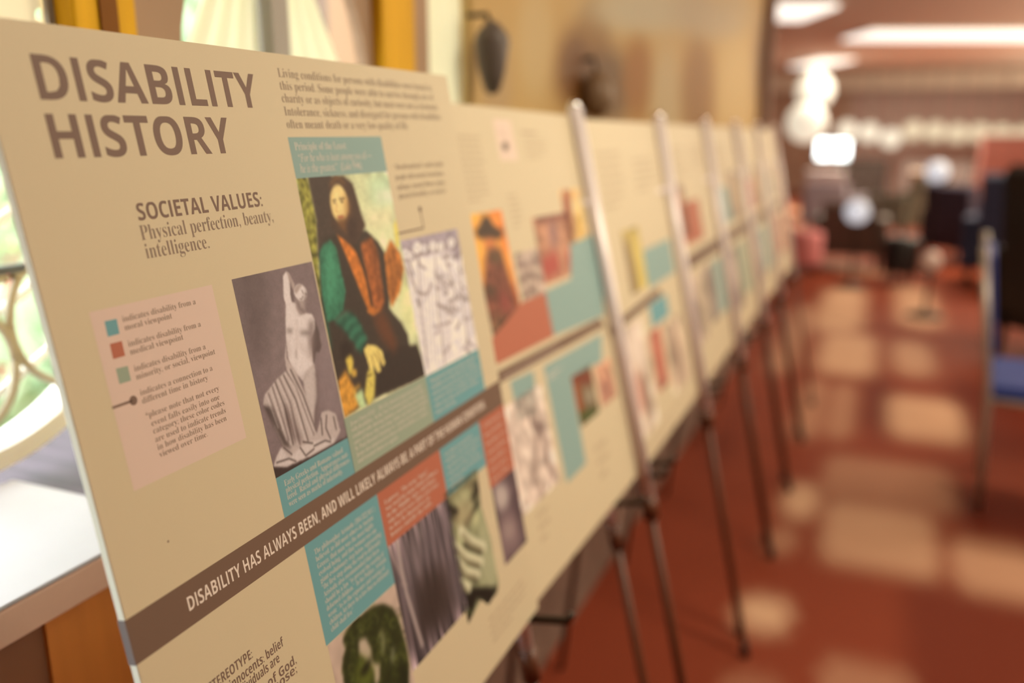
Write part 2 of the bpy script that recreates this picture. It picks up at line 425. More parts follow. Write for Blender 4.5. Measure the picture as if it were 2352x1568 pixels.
def capbox(bd, a0, a1, b0, b1, m, lines, cap, label, ml=None, mg=0.009, top=0.012, lead=None):
    o = bd.box('caption_box', a0, a1, b0, b1, m, label=label)
    y = b1-top; n = len(lines); lead = lead or (b1-b0-top-0.006)/max(1, n-1)
    text('caption_text', [(s, a0+mg, a0+mg+(a1-a0-1.6*mg)*f, y-lead*i) for i, (s, f) in enumerate(lines)], 'serif', cap, ml or M_inkl, o)
    return o
capbox(B1, 0.156, 0.255, -0.1455+OFF, -0.113+OFF, M_teal2, [('Early Greeks and Romans valued', .93), ('physical perfection.  Appearances mat-', 1), ('tered.  Racial and physical differences', 1), ('were seen as marks of inferiority.', .86)], 0.0047, 'teal caption box under the statue photo', mg=.008, top=.0095)
capbox(B1, 0.254, 0.402, -0.1455+OFF, -0.096+OFF, M_green, [('Jesus Christ (6 B.C. - 30 A.D.) showed compassion to people', .96), ('with disabilities.  In the New Testament Jesus Christ is often', .98), ('credited with showing kindness and effecting miraculous', .99), ('cures of those who were lame, blind, and otherwise disabled.', 1), ('St. Paul directed Christians to \u201ccomfort the feeble-minded\u201d.', .98), ('Jesus also ministered to those with disabilities, as equals', .97), ('and treated them as equals.', .52)], 0.0042, 'sage green caption box under the painting', mg=.008, top=.009)
capbox(B1, 0.402, 0.529, -0.1455+OFF, -0.097+OFF, M_teal2, [('During the rule of the early empires people with', .95), ('disabilities were often left to live by begging', .93), ('and were kept apart from the towns; some were', 1), ('cared for by their own families at home, and', .97), ('others were taken in by the first religious', .92), ('houses of the time.', .4)], 0.0042, 'teal caption box under the relief photo', mg=.008, top=.009)
capbox(B1, 0.171, 0.280, -0.263+OFF, -0.1755+OFF, M_teal2, [('The philosopher Aristotle (384-322 B.C.)', .98), ('believed, as did most others in Ancient', .93), ('Greece, that man was the most highly', .91), ('evolved being, and that woman was one', .94), ('giant evolutionary step below, representing', 1), ('\u201cthe first step along the road to deformity\u201d.', 1), ('Aristotle also recommended that there', .92), ('should be a law \u201cto prevent the rearing of', .98), ('deformed children.\u201d  In his Politics, Aristotle', 1), ('wrote \u201cAs to the exposure and rearing of', .95), ('children, let there be a law that no deformed', 1), ('child shall live\u201d.', .36)], 0.0045, 'large teal caption box below the brown band', mg=.010, top=.0125, lead=.0062)
capbox(B1, 0.280, 0.402, -0.2275+OFF, -0.1755+OFF, M_red, [('Leprosy:  The term \u201cleper\u201d', .78), ('was used for many kinds of illness', .95), ('in the Middle Ages, and those', .88), ('who had it were often sent away', .92), ('to live by themselves in', .72), ('houses outside the walls.', .75)], 0.0044, 'brick red caption box beside the large teal one', mg=.009, top=.014)
capbox(B1, 0.402, 0.499, -0.2275+OFF, -0.1755+OFF, M_teal2, [('In the Middle Ages many people with', .80), ('disabilities took to the roads and', .95), ('some found work as fools and jesters', .95), ('at the courts of nobles, where they', .9), ('were kept to amuse the household', .95), ('and its guests.', .4)], 0.0042, 'teal caption box above the carved mask photo', mg=.009, top=.011)
capbox(B1, 0.499, 0.5695, -0.257+OFF, -0.1755+OFF, M_red, [('At this time the', .9), ('idea took hold', .85), ('that illness was', .95), ('sent by demons', .95), ('and could be', .8), ('driven out by', .8), ('prayers alone.', .85)], 0.0042, 'brick red caption box at the right edge', M_inkl, mg=.009, top=.011)
B1.dashes('footer_text', 0.44, 0.545, -0.420+OFF, -0.385+OFF, 4, M_dim, seed=5)

# --- statue photograph (sepia)
c = Canvas(B1, 0.156, 0.255, -0.113+OFF, 0.0425+OFF, 0.00062, (128, 103, 95)); c.crop = (530, 600, 0.3188)
c.fill([(0, 100), (250, 60), (330, 700), (150, 760)], (108, 86, 78), 14); c.fill([(330, 300), (400, 300), (400, 800), (250, 900)], (140, 114, 104), 16)
c.fill([(620, 250), (740, 700), (800, 1250), (640, 1000)], (140, 114, 106), 12); c.noise(.014, 4)
LT, MD, SH, DK = (222, 196, 178), (172, 144, 128), (98, 76, 67), (62, 45, 38)
c.fill([(600, 405), (634, 500), (652, 610), (640, 655), (612, 652), (602, 740), (585, 700), (575, 470)], (96, 74, 66), 1.2)
c.fill([(376, 104), (398, 72), (420, 90), (432, 160), (428, 235), (445, 305), (396, 314), (380, 250)], LT, 1)
c.fill([(402, 74), (424, 92), (462, 168), (455, 215), (428, 170)], MD, 1); c.line([(428, 160), (440, 235), (455, 340)], 10, SH, 1.6)
c.fill([(396, 300), (442, 295), (470, 300), (480, 345), (505, 380), (545, 372), (585, 380), (604, 420), (606, 480), (580, 560), (590, 720), (602, 790), (570, 800), (520, 862), (450, 790), (415, 700), (398, 560), (394, 420)], LT, 1.2)
c.fill([(462, 270), (530, 280), (540, 370), (490, 385), (468, 330)], (165, 138, 124), 2); c.line([(480, 290), (500, 345), (530, 360)], 10, SH, 2)
c.ell((503, 226), 46, 62, LT, 1, ang=-.35); c.fill([(455, 200), (480, 165), (520, 165), (500, 190), (470, 240)], MD, 1.4)
c.line([(512, 210), (522, 232)], 6, SH, .8); c.line([(535, 232), (548, 240)], 6, SH, .8); c.fill([(540, 200), (556, 240), (545, 290), (520, 285), (535, 240)], (120, 96, 86), 2.5, .8); c.line([(520, 250), (512, 268)], 5, SH, .9); c.line([(498, 268), (512, 276)], 5, SH, .8); c.line([(545, 280), (525, 300), (490, 285)], 7, MD, 2)
c.ell((422, 500), 24, 15, SH, 3, .8); c.ell((535, 515), 40, 16, SH, 3, .75); c.line([(470, 420), (478, 560), (470, 690)], 8, MD, 3, .7)
c.fill([(560, 430), (600, 420), (604, 600), (580, 700), (560, 600)], (120, 96, 86), 4, .8); c.line([(470, 640), (472, 700)], 5, SH, 1.5, .7); c.line([(440, 770), (500, 850), (560, 790)], 9, SH, 3, .6); c.line([(500, 600), (580, 700)], 16, MD, 4, .7); c.line([(590, 470), (575, 600), (588, 720)], 14, MD, 3.5, .8); c.line([(410, 560), (425, 690)], 10, MD, 3, .8)
c.fill([(520, 850), (600, 735), (618, 850), (622, 980), (604, 1080), (600, 1220), (560, 1120)], (196, 170, 153), 1.6); c.line([(525, 850), (560, 780), (600, 745)], 7, MD, 2); c.line([(612, 800), (622, 960), (600, 1200)], 16, SH, 3, .7)
c.fill([(398, 560), (404, 700), (470, 800), (560, 1010), (620, 1240), (640, 1160), (655, 1085), (700, 1072), (755, 1095), (790, 1220), (745, 1310), (570, 1405), (400, 1482), (308, 1482), (330, 1400), (378, 1330), (318, 1200), (268, 1058), (232, 1030), (242, 960), (330, 852), (402, 785), (388, 690)], (190, 163, 146), 1.2)
c.fill([(232, 1035), (300, 1050), (360, 1200), (440, 1350), (380, 1330), (318, 1200)], DK, 2.5, .8); c.fill([(380, 1000), (430, 1080), (520, 1300), (450, 1300), (390, 1150)], (110, 86, 76), 4, .8)
for k, (p0, p1, p2) in enumerate([((400, 790), (470, 900), (600, 1250)), ((380, 820), (470, 1000), (560, 1300)), ((350, 840), (430, 1020), (500, 1320)), ((320, 870), (390, 1050), (450, 1320)), ((300, 905), (350, 1060), (420, 1290)), ((430, 780), (520, 960), (615, 1220)), ((270, 950), (300, 1030), (360, 1200))]):
    c.line([p0, p1, p2], 9, DK if k % 2 else SH, 1.2, .8); c.line([(p0[0]-14, p0[1]+10), (p1[0]-18, p1[1]+6), (p2[0]-18, p2[1])], 7, LT, 1.2, .7)
c.fill([(310, 1482), (360, 1340), (420, 1420), (500, 1340), (560, 1300), (745, 1270), (740, 1312), (570, 1408), (400, 1484)], (208, 182, 164), 1.5)
for q in ([(330, 1450), (420, 1420), (470, 1440)], [(500, 1340), (540, 1400), (600, 1350)], [(600, 1330), (680, 1290), (720, 1300)], [(380, 1340), (440, 1390)], [(520, 1300), (590, 1310)], [(690, 1110), (685, 1200), (720, 1280)], [(740, 1120), (760, 1210)], [(650, 1130), (660, 1250)]): c.line(q, 9, DK, 1, .85)
c.fill([(305, 1480), (400, 1484), (570, 1408), (760, 1300), (850, 1260), (850, 1300), (330, 1570), (320, 1560)], DK, 1.5)
c.noise(.012, .8); c.build('statue_photo', B1.e, label='sepia photo of a draped marble statue')

# --- painting: robed figure
c = Canvas(B1, 0.2565, 0.4025, -0.0955+OFF, 0.112+OFF, 0.00085, (214, 204, 146)); c.crop = (680, 300, 0.4336)
c.fill([(380, 240), (500, 220), (520, 420), (400, 400)], (190, 202, 150), 10); c.fill([(340, 440), (520, 400), (520, 480), (400, 520)], (226, 206, 150), 6); c.fill([(420, 330), (520, 300), (520, 340), (430, 380)], (226, 214, 168), 5)
c.fill([(520, 640), (620, 900), (640, 1120), (560, 1000)], (222, 210, 140), 6); c.noise(.04, 6)
c.fill([(0, 245), (64, 250), (112, 480), (118, 700), (150, 1000), (240, 1420), (140, 1100)], (142, 128, 52), 2, grain=.12); c.line([(80, 660), (120, 655)], 10, (60, 52, 26), 1.5); c.line([(85, 690), (125, 690)], 8, (150, 140, 50), 1.5); c.line([(100, 800), (130, 800)], 30, (90, 84, 34), 2)
c.fill([(60, 245), (215, 238), (250, 330), (240, 560), (150, 640), (118, 690), (108, 480)], (76, 58, 46), 1.5)
BK = (64, 49, 38)
c.fill([(122, 650), (150, 562), (240, 535), (372, 528), (436, 590), (472, 650), (500, 800), (492, 940), (560, 1020), (592, 1080), (602, 1145), (640, 1140), (700, 1300), (440, 1405), (240, 1525), (178, 1190), (130, 900)], BK, 1.4)
c.fill([(600, 1140), (640, 1130), (690, 1290), (420, 1410), (400, 1300), (500, 1140)], (56, 42, 33), 2)
c.fill([(124, 650), (140, 605), (182, 580), (214, 620), (238, 740), (262, 850), (250, 950), (205, 1000), (165, 1015), (136, 860)], (56, 112, 78), 1.5, grain=.06); c.fill([(150, 640), (200, 620), (215, 760), (200, 950), (160, 900)], (74, 140, 98), 5, .9); c.fill([(132, 860), (165, 1010), (190, 1200), (165, 1080)], (52, 100, 70), 3)
c.fill([(205, 1010), (290, 960), (330, 1000), (376, 1100), (345, 1185), (310, 1130), (260, 1060)], (40, 78, 56), 2.2)
for q in ([(215, 1010), (245, 980), (275, 965)], [(262, 1050), (285, 1010), (315, 1000)], [(285, 1100), (312, 1055), (342, 1040)], [(318, 1150), (345, 1105), (372, 1098)]): c.line(q, 13, (84, 156, 112), 2.6, .8)
c.fill([(214, 545), (255, 570), (318, 640), (362, 760), (396, 920), (440, 955), (410, 978), (384, 955), (335, 835), (276, 690)], (206, 112, 42), 1.6, grain=.05)
c.fill([(340, 600), (398, 565), (432, 640), (452, 790), (468, 900), (446, 965), (410, 930), (372, 760)], (164, 86, 40), 2.2, grain=.08)
c.line([(300, 590), (345, 690), (378, 800), (402, 930)], 9, (60, 38, 24), 1.3, .9); c.line([(400, 600), (430, 760), (440, 900)], 12, (80, 46, 28), 3, .8); c.line([(380, 955), (412, 972), (440, 945)], 10, (220, 124, 48), 1.4); c.fill([(400, 975), (470, 960), (540, 1130), (520, 1180), (450, 1100)], (112, 60, 34), 5, .8)
c.fill([(468, 660), (498, 576), (525, 610), (552, 650), (572, 730), (552, 850), (505, 940), (484, 820)], (190, 108, 44), 1.4, grain=.08)
for q in ([(485, 640), (510, 760), (500, 900)], [(515, 640), (535, 760), (515, 880)], [(545, 700), (552, 780)]): c.line(q, 12, (90, 52, 28), 2.5, .8)
c.fill([(516, 500), (530, 465), (540, 500), (547, 620), (528, 610)], (226, 196, 92), 1.2)
c.fill([(174, 300), (200, 242), (250, 238), (300, 280), (326, 370), (345, 440), (368, 500), (350, 545), (320, 600), (270, 590), (215, 545), (185, 510), (180, 420)], (78, 54, 40), 1.6)
c.ell((228, 385), 46, 102, (240, 200, 122), 1.6, ang=-.12); c.fill([(250, 320), (280, 380), (285, 470), (250, 520), (262, 430)], (176, 118, 62), 4, .9)
c.fill([(176, 300), (215, 262), (268, 290), (250, 262), (210, 240), (180, 270)], (120, 80, 46), 2); c.fill([(210, 470), (240, 455), (275, 470), (280, 560), (245, 520), (222, 500)], (120, 76, 42), 2.5, .9)
c.line([(194, 372), (212, 366)], 6, (80, 52, 32), .8); c.line([(230, 362), (256, 358)], 6, (80, 52, 32), .8); c.ell((205, 384), 9, 3.2, (92, 64, 42), .7); c.ell((243, 376), 9, 3.2, (92, 64, 42), .7); c.line([(214, 330), (212, 420)], 10, (250, 216, 146), 2, .7); c.line([(190, 340), (198, 440)], 9, (216, 168, 96), 2.2, .7); c.line([(216, 385), (212, 425), (224, 430)], 5, (190, 132, 70), .9); c.line([(224, 458), (250, 454)], 8, (172, 76, 52), .9)
c.fill([(285, 440), (320, 480), (320, 590), (275, 570), (262, 500)], (70, 47, 36), 3)
c.ell((266, 1170), 34, 60, (50, 36, 28), 3); c.fill([(262, 1210), (290, 1185), (304, 1220), (298, 1290), (280, 1290)], (226, 186, 76), 1.8); c.fill([(290, 1270), (320, 1260), (322, 1295), (300, 1310)], (214, 160, 64), 1.6)
c.fill([(222, 1330), (262, 1265), (318, 1380), (342, 1455), (250, 1522)], (214, 142, 52), 2, grain=.06); c.line([(300, 1380), (335, 1350)], 14, (208, 150, 60), 2)
c.fill([(378, 1280), (402, 1240), (420, 1300), (414, 1410), (385, 1460), (362, 1400)], (220, 188, 84), 1.8); c.line([(380, 1300), (400, 1290)], 6, (90, 66, 34), .9); c.line([(392, 1330), (400, 1350)], 5, (150, 110, 52), .9); c.fill([(310, 1400), (350, 1365), (372, 1460), (340, 1472)], (196, 206, 140), 2)
c.fill([(358, 1160), (378, 1132), (420, 1136), (455, 1165), (472, 1230), (462, 1250), (440, 1215), (452, 1275), (430, 1282), (410, 1240), (412, 1276), (390, 1262), (372, 1200)], (232, 196, 104), 1)
for q in ([(415, 1180), (438, 1216)], [(400, 1190), (412, 1242)], [(430, 1165), (460, 1230)]): c.line(q, 4, (130, 92, 44), .7)
c.noise(.02, .9); c.build('painting_print', B1.e, label='colour print of a robed figure in orange and green')

# --- relief photograph
c = Canvas(B1, 0.4025, 0.529, -0.0965+OFF, 0.043+OFF, 0.0010, (236, 212, 196)); c.crop = (500, 380, 0.37)
c.fill([(1120, 440), (1500, 360), (1530, 560), (1480, 600), (1440, 520), (1360, 520), (1300, 560), (1180, 560), (1140, 620)], (168, 144, 140), 2); c.noise(.03, 3)
INK = (100, 74, 62)
for k, (x, y, r) in enumerate(((1165, 550, 26), (1198, 560, 20), (1238, 512, 30), (1282, 515, 22), (1336, 500, 26), (1385, 502, 24), (1450, 480, 24), (1420, 720, 26), (1380, 690, 26), (1500, 640, 24), (1470, 800, 24), (1430, 880, 22), (1540, 760, 20))):
    c.ell((x+6, y+6), r*1.15, r*1.35, INK, 2, .75); c.ell((x, y), r*.95, r*1.25, (240, 218, 202), 1); c.line([(x-6, y-4), (x+8, y-2)], 5, INK, .8, .7); c.line([(x, y+4), (x+2, y+14)], 4, INK, .8, .6)
for x0, x1, y0, y1 in ((1150, 1300, 600, 1290), (1225, 1360, 590, 1260), (1330, 1420, 560, 1230), (1400, 1500, 560, 800), (1480, 1560, 540, 1150)):
    c.fill([(x0+20, y0), (x1-30, y0-10), (x1, y0+200), (x1+10, y1), (x0+70, y1)], (238, 215, 200), 2, .75); c.line([(x0+20, y0), (x0+40, (y0+y1)/2), (x0+80, y1)], 7, INK, 1.2, .8)
    for i in range(4):
        xx = x0+45+i*(x1-x0)/6; c.line([(xx, y0+60+i*30), (xx+14, (y0+y1)/2+20*i), (xx+26, y1-30)], 5, (160, 134, 120), 1.1, .75)
for i in range(46):
    x = rng.uniform(1340, 1580); y = rng.uniform(560, 1180); a = rng.uniform(-1.2, 1.2); L = rng.uniform(20, 75)
    c.line([(x, y), (x+L*.5*math.cos(a), y+L*.5*math.sin(a)+10), (x+L*math.cos(a), y+L*math.sin(a))], 7, INK if i % 3 else (90, 68, 60), 1.2, .7)
c.line([(1180, 640), (1240, 790), (1300, 800), (1330, 730)], 8, INK, 1.4); c.line([(1190, 600), (1215, 680)], 9, (80, 60, 54), 1.2); c.line([(1240, 560), (1255, 620), (1290, 640)], 8, INK, 1.2); c.line([(1240, 830), (1250, 870)], 12, (70, 54, 48), 1)
c.noise(.03, .9); c.build('relief_photo', B1.e, label='pale photo of a crowded stone relief')

# --- bark, mask, portrait and head photographs under the band
c = Canvas(B1, 0.280, 0.402, -0.3535+OFF, -0.2275+OFF, 0.0010, (104, 84, 80)); c.crop = (720, 1000, 0.3622)
c.noise(.24, 1.2, 14); c.noise(.14, 3, 25); c.fill([(640, 900), (840, 800), (900, 1120), (660, 1320)], (52, 36, 28), 10, .85); c.fill([(560, 640), (640, 560), (700, 800), (640, 900)], (132, 108, 100), 8, .6)
c.line([(520, 620), (560, 850), (590, 1000), (690, 1330)], 20, (186, 156, 138), 1.6); c.line([(465, 680), (540, 850), (575, 930)], 14, (170, 140, 124), 1.6); c.line([(650, 520), (680, 640)], 26, (160, 134, 122), 4, .8); c.line([(590, 950), (560, 940)], 9, (170, 140, 124), 1.5)
c.fill([(480, 760), (540, 1000), (640, 1390), (600, 1330), (500, 900)], (56, 42, 36), 4, .7); c.build('bark_photo', B1.e, label='dark grey photo of old tree trunks')
c = Canvas(B1, 0.395, 0.532, -0.405+OFF, -0.2155+OFF, 0.0011, (152, 142, 98)); c.crop = (720, 1000, 0.3622)
c.noise(.10, 4); c.fill([(1060, 480), (1120, 640), (1170, 900), (1140, 980), (1060, 900)], (168, 156, 112), 5); c.fill([(770, 420), (830, 400), (1050, 230), (1060, 420), (960, 330), (800, 470)], (120, 104, 70), 4, grain=.15)
for q, w in (([(850, 470), (900, 500)], 60), ([(800, 580), (850, 700)], 70), ([(840, 720), (900, 860)], 60), ([(960, 560), (990, 520), (1040, 430)], 26), ([(780, 480), (800, 640)], 20), ([(1010, 400), (1050, 320)], 30), ([(960, 690), (1060, 740)], 26), ([(940, 770), (1050, 830)], 26), ([(940, 870), (1040, 910)], 26)): c.line(q, w, (38, 30, 18), 2.2, .9)
c.fill([(900, 440), (1000, 400), (1010, 520), (950, 600), (880, 560)], (176, 150, 104), 5, .8); c.ell((895, 480), 26, 20, (40, 32, 22), 2)
c.fill([(880, 1000), (1000, 960), (1170, 960), (1120, 1080), (1040, 1030), (1010, 1140), (950, 1270), (900, 1120)], (26, 20, 12), 2.2); c.fill([(830, 820), (900, 960), (890, 1040), (850, 900)], (168, 158, 110), 3); c.line([(930, 990), (960, 1090), (1000, 1130)], 16, (96, 98, 54), 2)
for q in ([(935, 605), (1000, 670), (1080, 705)], [(890, 695), (970, 770), (1065, 800)], [(905, 790), (970, 865), (1045, 880)], [(905, 895), (950, 945), (985, 965)]): c.line(q, 40, (214, 196, 150), 1.6); c.line([(q[0][0]+10, q[0][1]+22), (q[1][0], q[1][1]+24), (q[2][0]-8, q[2][1]+22)], 12, (96, 78, 46), 2)
c.build('mask_photo', B1.e, label='olive cut-out photo of a carved mask', clip=[(750, 420), (1035, 205), (1062, 450), (1120, 640), (1172, 930), (1165, 990), (1105, 1075), (1060, 1040), (945, 1262), (895, 1110), (840, 850)])
c = Canvas(B1, 0.501, 0.5695, -0.3535+OFF, -0.257+OFF, 0.0011, (104, 78, 74)); c.crop = (720, 1000, 0.3622)
c.noise(.08, 5); c.ell((1190, 390), 50, 90, (186, 158, 138), 5); c.fill([(1150, 520), (1290, 500), (1320, 700), (1200, 800)], (128, 98, 90), 6); c.ell((1240, 600), 40, 60, (160, 128, 112), 6); c.fill([(1100, 380), (1140, 360), (1180, 600), (1150, 640)], (56, 40, 38), 4); c.fill([(1270, 300), (1330, 600), (1290, 500)], (60, 44, 42), 5)
c.build('portrait_photo', B1.e, .00007, label='dull purple photo beside the mask')
c = Canvas(B1, 0.1725, 0.280, -0.440+OFF, -0.2635+OFF, 0.00095, (196, 160, 132)); c.crop = (720, 1000, 0.3622)
c.noise(.02, 4); HG = (46, 46, 16)
pts = [(200, 1250), (250, 1180), (310, 1130), (380, 1080), (440, 1068), (500, 1090), (535, 1150), (560, 1240), (590, 1340), (605, 1440), (600, 1620), (560, 1800), (300, 1900), (190, 1800), (200, 1600), (180, 1480), (190, 1400), (205, 1350), (185, 1300)]
c.fill(pts, HG, 1.8)
for i in range(150):
    x = rng.uniform(190, 590); y = rng.uniform(1080, 1560); r = rng.uniform(10, 30); a = rng.uniform(0, 6)
    m_ = [(x+r*math.cos(a+k*.7), y+r*math.sin(a+k*.7)) for k in range(6)]
    if rng.random() < .9: c.line(m_, 7, ((110, 112, 40), (78, 80, 26), (30, 30, 10), (140, 138, 70))[int(rng.integers(4))], 1.4, .4)
c.fill([(285, 1300), (330, 1280), (360, 1340), (380, 1440), (420, 1450), (420, 1540), (395, 1600), (380, 1480), (330, 1420), (290, 1380)], (190, 160, 128), 2.2); c.fill([(280, 1420), (360, 1420), (390, 1520), (330, 1640), (260, 1560)], (110, 112, 36), 6, .8)
c.fill([(330, 1440), (380, 1395), (350, 1480), (330, 1520), (285, 1520)], (28, 24, 10), 3); c.line([(430, 1250), (445, 1300), (440, 1370)], 26, (150, 140, 90), 3, .8); c.line([(505, 1360), (500, 1420)], 22, (160, 150, 110), 3, .8); c.fill([(540, 1450), (600, 1440), (600, 1700), (560, 1700)], (34, 34, 12), 4)
c.build('head_photo', B1.e, label='photo of a carved head with dark green curly hair')
# specks on the card
a, b = B1.uv(386, 1243); MB().add([(a+.0008*math.cos(t), b+.0008*math.sin(t), .00012) for t in np.linspace(0, 2*PI, 10, endpoint=False)], [tuple(range(10))]).build('speck', M_ink, B1.e)
# torn brown backing tape that shows above the top edge
for x in (575, 640, 705):
    a, _ = B1.uv(x, 110); MB().box((a-.008, .6572, -.0062), (a+.008, .6586, -.0045)).build('tape_scrap', pm('tape_brown', (170, 105, 75)), B1.e)

# ------------------------------------------------------------------ second board
q = ray(2060, 345); U2 = q.normalized(); L2 = EYE + ray(1234, 1322)*1.19
B2 = Board(L2, U2, math.radians(13), label='second cream board, with an orange picture of a figure in a hat', group='exhibition boards on easels')
B2.o = L2 - B2.u*0.075 - B2.up*0.03; B2.e.matrix_world = frame(B2.o, B2.u, B2.up, B2.n)
B2.panel(0.570, 0.685)
def two(K, *p): return [K(*q) for q in p]
def bb(bd, K, pts):
    q = [bd.uv(*K(*p)) for p in pts]; return min(a for a, b in q), max(a for a, b in q), min(b for a, b in q), max(b for a, b in q)
def dash(bd, K, A, Bp, nl, m, seed, name='caption_text', parent=None):
    a0, b1 = bd.uv(*K(*A)); a1, b0 = bd.uv(*K(*Bp)); bd.dashes(name, a0, a1, b0, b1, nl, m, parent, seed)
dash(B2, K6, (485, 375), (765, 850), 11, M_dim, 3); dash(B2, K6, (950, 350), (1145, 400), 1, pm('ink_mid', (165, 130, 96)), 4); dash(B2, K6, (970, 405), (1150, 560), 5, M_dim, 5); dash(B2, K6, (855, 790), (985, 1030), 6, M_dim, 6)
a0, a1, b0, b1 = bb(B2, K6, [(765, 300), (880, 290), (900, 560), (815, 570)])
c = Canvas(B2, a0, a1, b0, b1, 0.0015, (224, 184, 150)); c.crop = (880, 180, 0.33167); c.ell((846, 470), 20, 26, (80, 60, 45), 1.5); c.line([(800, 360), (850, 400)], 14, (190, 150, 124), 2, .6); c.build('small_photo', B2.e, label='small pinkish photo with a dark spot')
# figure in a hat
c = Canvas(B2, *[x for x in (bb(B2, K6, [(585, 938), (835, 912)])[0], B2.uv(1206, 753)[0], B2.uv(1167, 768)[1], B2.uv(1115, 487)[1])], 0.0013, (240, 158, 66)); c.crop = (880, 180, 0.33167)
c.fill([(720, 900), (860, 900), (960, 1500), (840, 1200)], (226, 120, 50), 8); c.fill([(560, 1500), (980, 1400), (1020, 1760), (700, 1860)], (196, 92, 46), 10); c.noise(.05, 4)
c.fill([(668, 1010), (690, 960), (715, 946), (740, 968), (762, 1015), (830, 1055), (826, 1095), (785, 1120), (700, 1118), (650, 1100), (638, 1060)], (74, 52, 36), 2.2)
c.fill([(700, 1112), (780, 1110), (772, 1160), (745, 1200), (715, 1185)], (214, 116, 60), 3); c.fill([(715, 1195), (770, 1160), (820, 1190), (860, 1330), (930, 1560), (960, 1700), (990, 1760), (760, 1810), (700, 1600), (700, 1400)], (122, 66, 46), 3, grain=.1)
c.fill([(720, 1200), (800, 1190), (830, 1260), (760, 1290)], (96, 70, 44), 4); c.fill([(700, 1440), (770, 1440), (780, 1500), (690, 1480)], (74, 56, 36), 4); c.fill([(800, 1480), (870, 1500), (890, 1620), (830, 1640)], (150, 64, 52), 6, .8); c.fill([(700, 1650), (980, 1640), (1000, 1770), (740, 1830)], (96, 66, 42), 6, .8, .2); c.line([(800, 1290), (790, 1420), (800, 1560)], 10, (80, 44, 34), 2.5)
c.build('hat_picture', B2.e, label='orange picture of a cloaked figure in a dark hat')
def simple_photo(bd, K, quad, base, shapes, name, label, cr, nz=.1, res=.0016):
    a0, a1, b0, b1 = bb(bd, K, quad); c = Canvas(bd, a0, a1, b0, b1, res, base); c.crop = cr; c.noise(nz, 3)
    for sh in shapes:
        if sh[0] == 'f': c.fill(sh[1], sh[2], sh[3])
        elif sh[0] == 'l': c.line(sh[1], sh[2], sh[3], 2)
        else: c.ell(sh[1], sh[2], sh[3], sh[4], 3)
    c.build(name, bd.e, label=label)
CR6, CR7, CR9 = (880, 180, 0.33167), (1080, 650, 0.3828), (1300, 280, 0.459)
B2.rect('caption_box', two(K7, (120, 345), (312, 115), (450, 55), (502, 318), (145, 495)), M_red, 0.0001, label='red caption box above the brown band')
B2.rect('caption_box', [(1252, 669), (1311, 641), (1309, 561), (1373, 532), (1388, 724), (1272, 771)], M_teal, 0.00013, label='teal caption box above the brown band')
simple_photo(B2, K6, [(905, 1215), (1075, 1175), (1130, 1470), (975, 1540)], (190, 156, 128), [('l', [(910, 1300), (1080, 1260)], 30, (130, 100, 84)), ('l', [(940, 1420), (1010, 1350), (1100, 1400)], 24, (120, 92, 76)), ('l', [(960, 1520), (1060, 1440)], 26, (126, 96, 78)), ('e', (1000, 1250), 30, 24, (214, 178, 150))], 'grey_photo', 'small grey brown photo', CR6)
simple_photo(B2, K6, [(1045, 965), (1290, 930), (1330, 1340), (1120, 1430)], (176, 118, 84), [('f', [(1090, 1250), (1200, 1180), (1230, 1330), (1120, 1400)], (172, 74, 58), 4), ('f', [(1140, 1000), (1200, 990), (1210, 1150), (1160, 1180)], (150, 104, 90), 5), ('f', [(1270, 1200), (1320, 1180), (1330, 1330), (1280, 1320)], (180, 76, 58), 4), ('l', [(1060, 980), (1280, 950)], 22, (120, 66, 54))], 'crowd_picture', 'reddish brown crowd picture', CR6)
simple_photo(B2, K6, [(1235, 775), (1350, 760), (1385, 1120), (1290, 1140)], (214, 160, 96), [('f', [(1240, 780), (1290, 770), (1320, 1100), (1270, 1120)], (150, 76, 56), 4), ('f', [(1350, 850), (1380, 840), (1385, 1110), (1360, 1100)], (226, 174, 76), 4), ('e', (1330, 880), 24, 60, (224, 190, 130))], 'yellow_picture', 'yellow and red picture near the right edge', CR6)
B2.rect('motto_band', [(1116, 867), (1377, 731), (1390, 747), (1126, 892)], M_band, 0.00008, label='brown motto band')
dash(B2, K7, (190, 545), (760, 262), 1, pm('ink_band2', (150, 118, 96)), 8, 'motto')
B2.rect('caption_box', two(K7, (240, 590), (378, 525), (405, 755), (290, 838)), M_teal, label='small teal caption box under the band')
B2.rect('caption_box', two(K7, (440, 500), (790, 300), (790, 470), (605, 560), (695, 1080), (580, 1200)), M_teal, label='tall L-shaped teal caption box under the band')
dash(B2, K7, (465, 545), (560, 530), 2, M_inkl, 9)
simple_photo(B2, K7, [(605, 565), (710, 530), (775, 770), (665, 830)], (112, 84, 56), [('f', [(605, 560), (720, 530), (740, 590), (620, 620)], (124, 54, 34), 3), ('f', [(610, 600), (650, 600), (690, 800), (650, 800)], (150, 76, 40), 3), ('f', [(640, 780), (760, 740), (780, 800), (670, 840)], (72, 78, 34), 3), ('e', (715, 680), 30, 50, (150, 128, 96))], 'dark_picture', 'small dark red and green picture', CR7)
simple_photo(B2, K7, [(755, 500), (840, 460), (860, 690), (790, 740)], (206, 142, 104), [('f', [(770, 600), (850, 560), (860, 680), (800, 720)], (170, 112, 86), 4)], 'peach_picture', 'small peach picture', CR7)
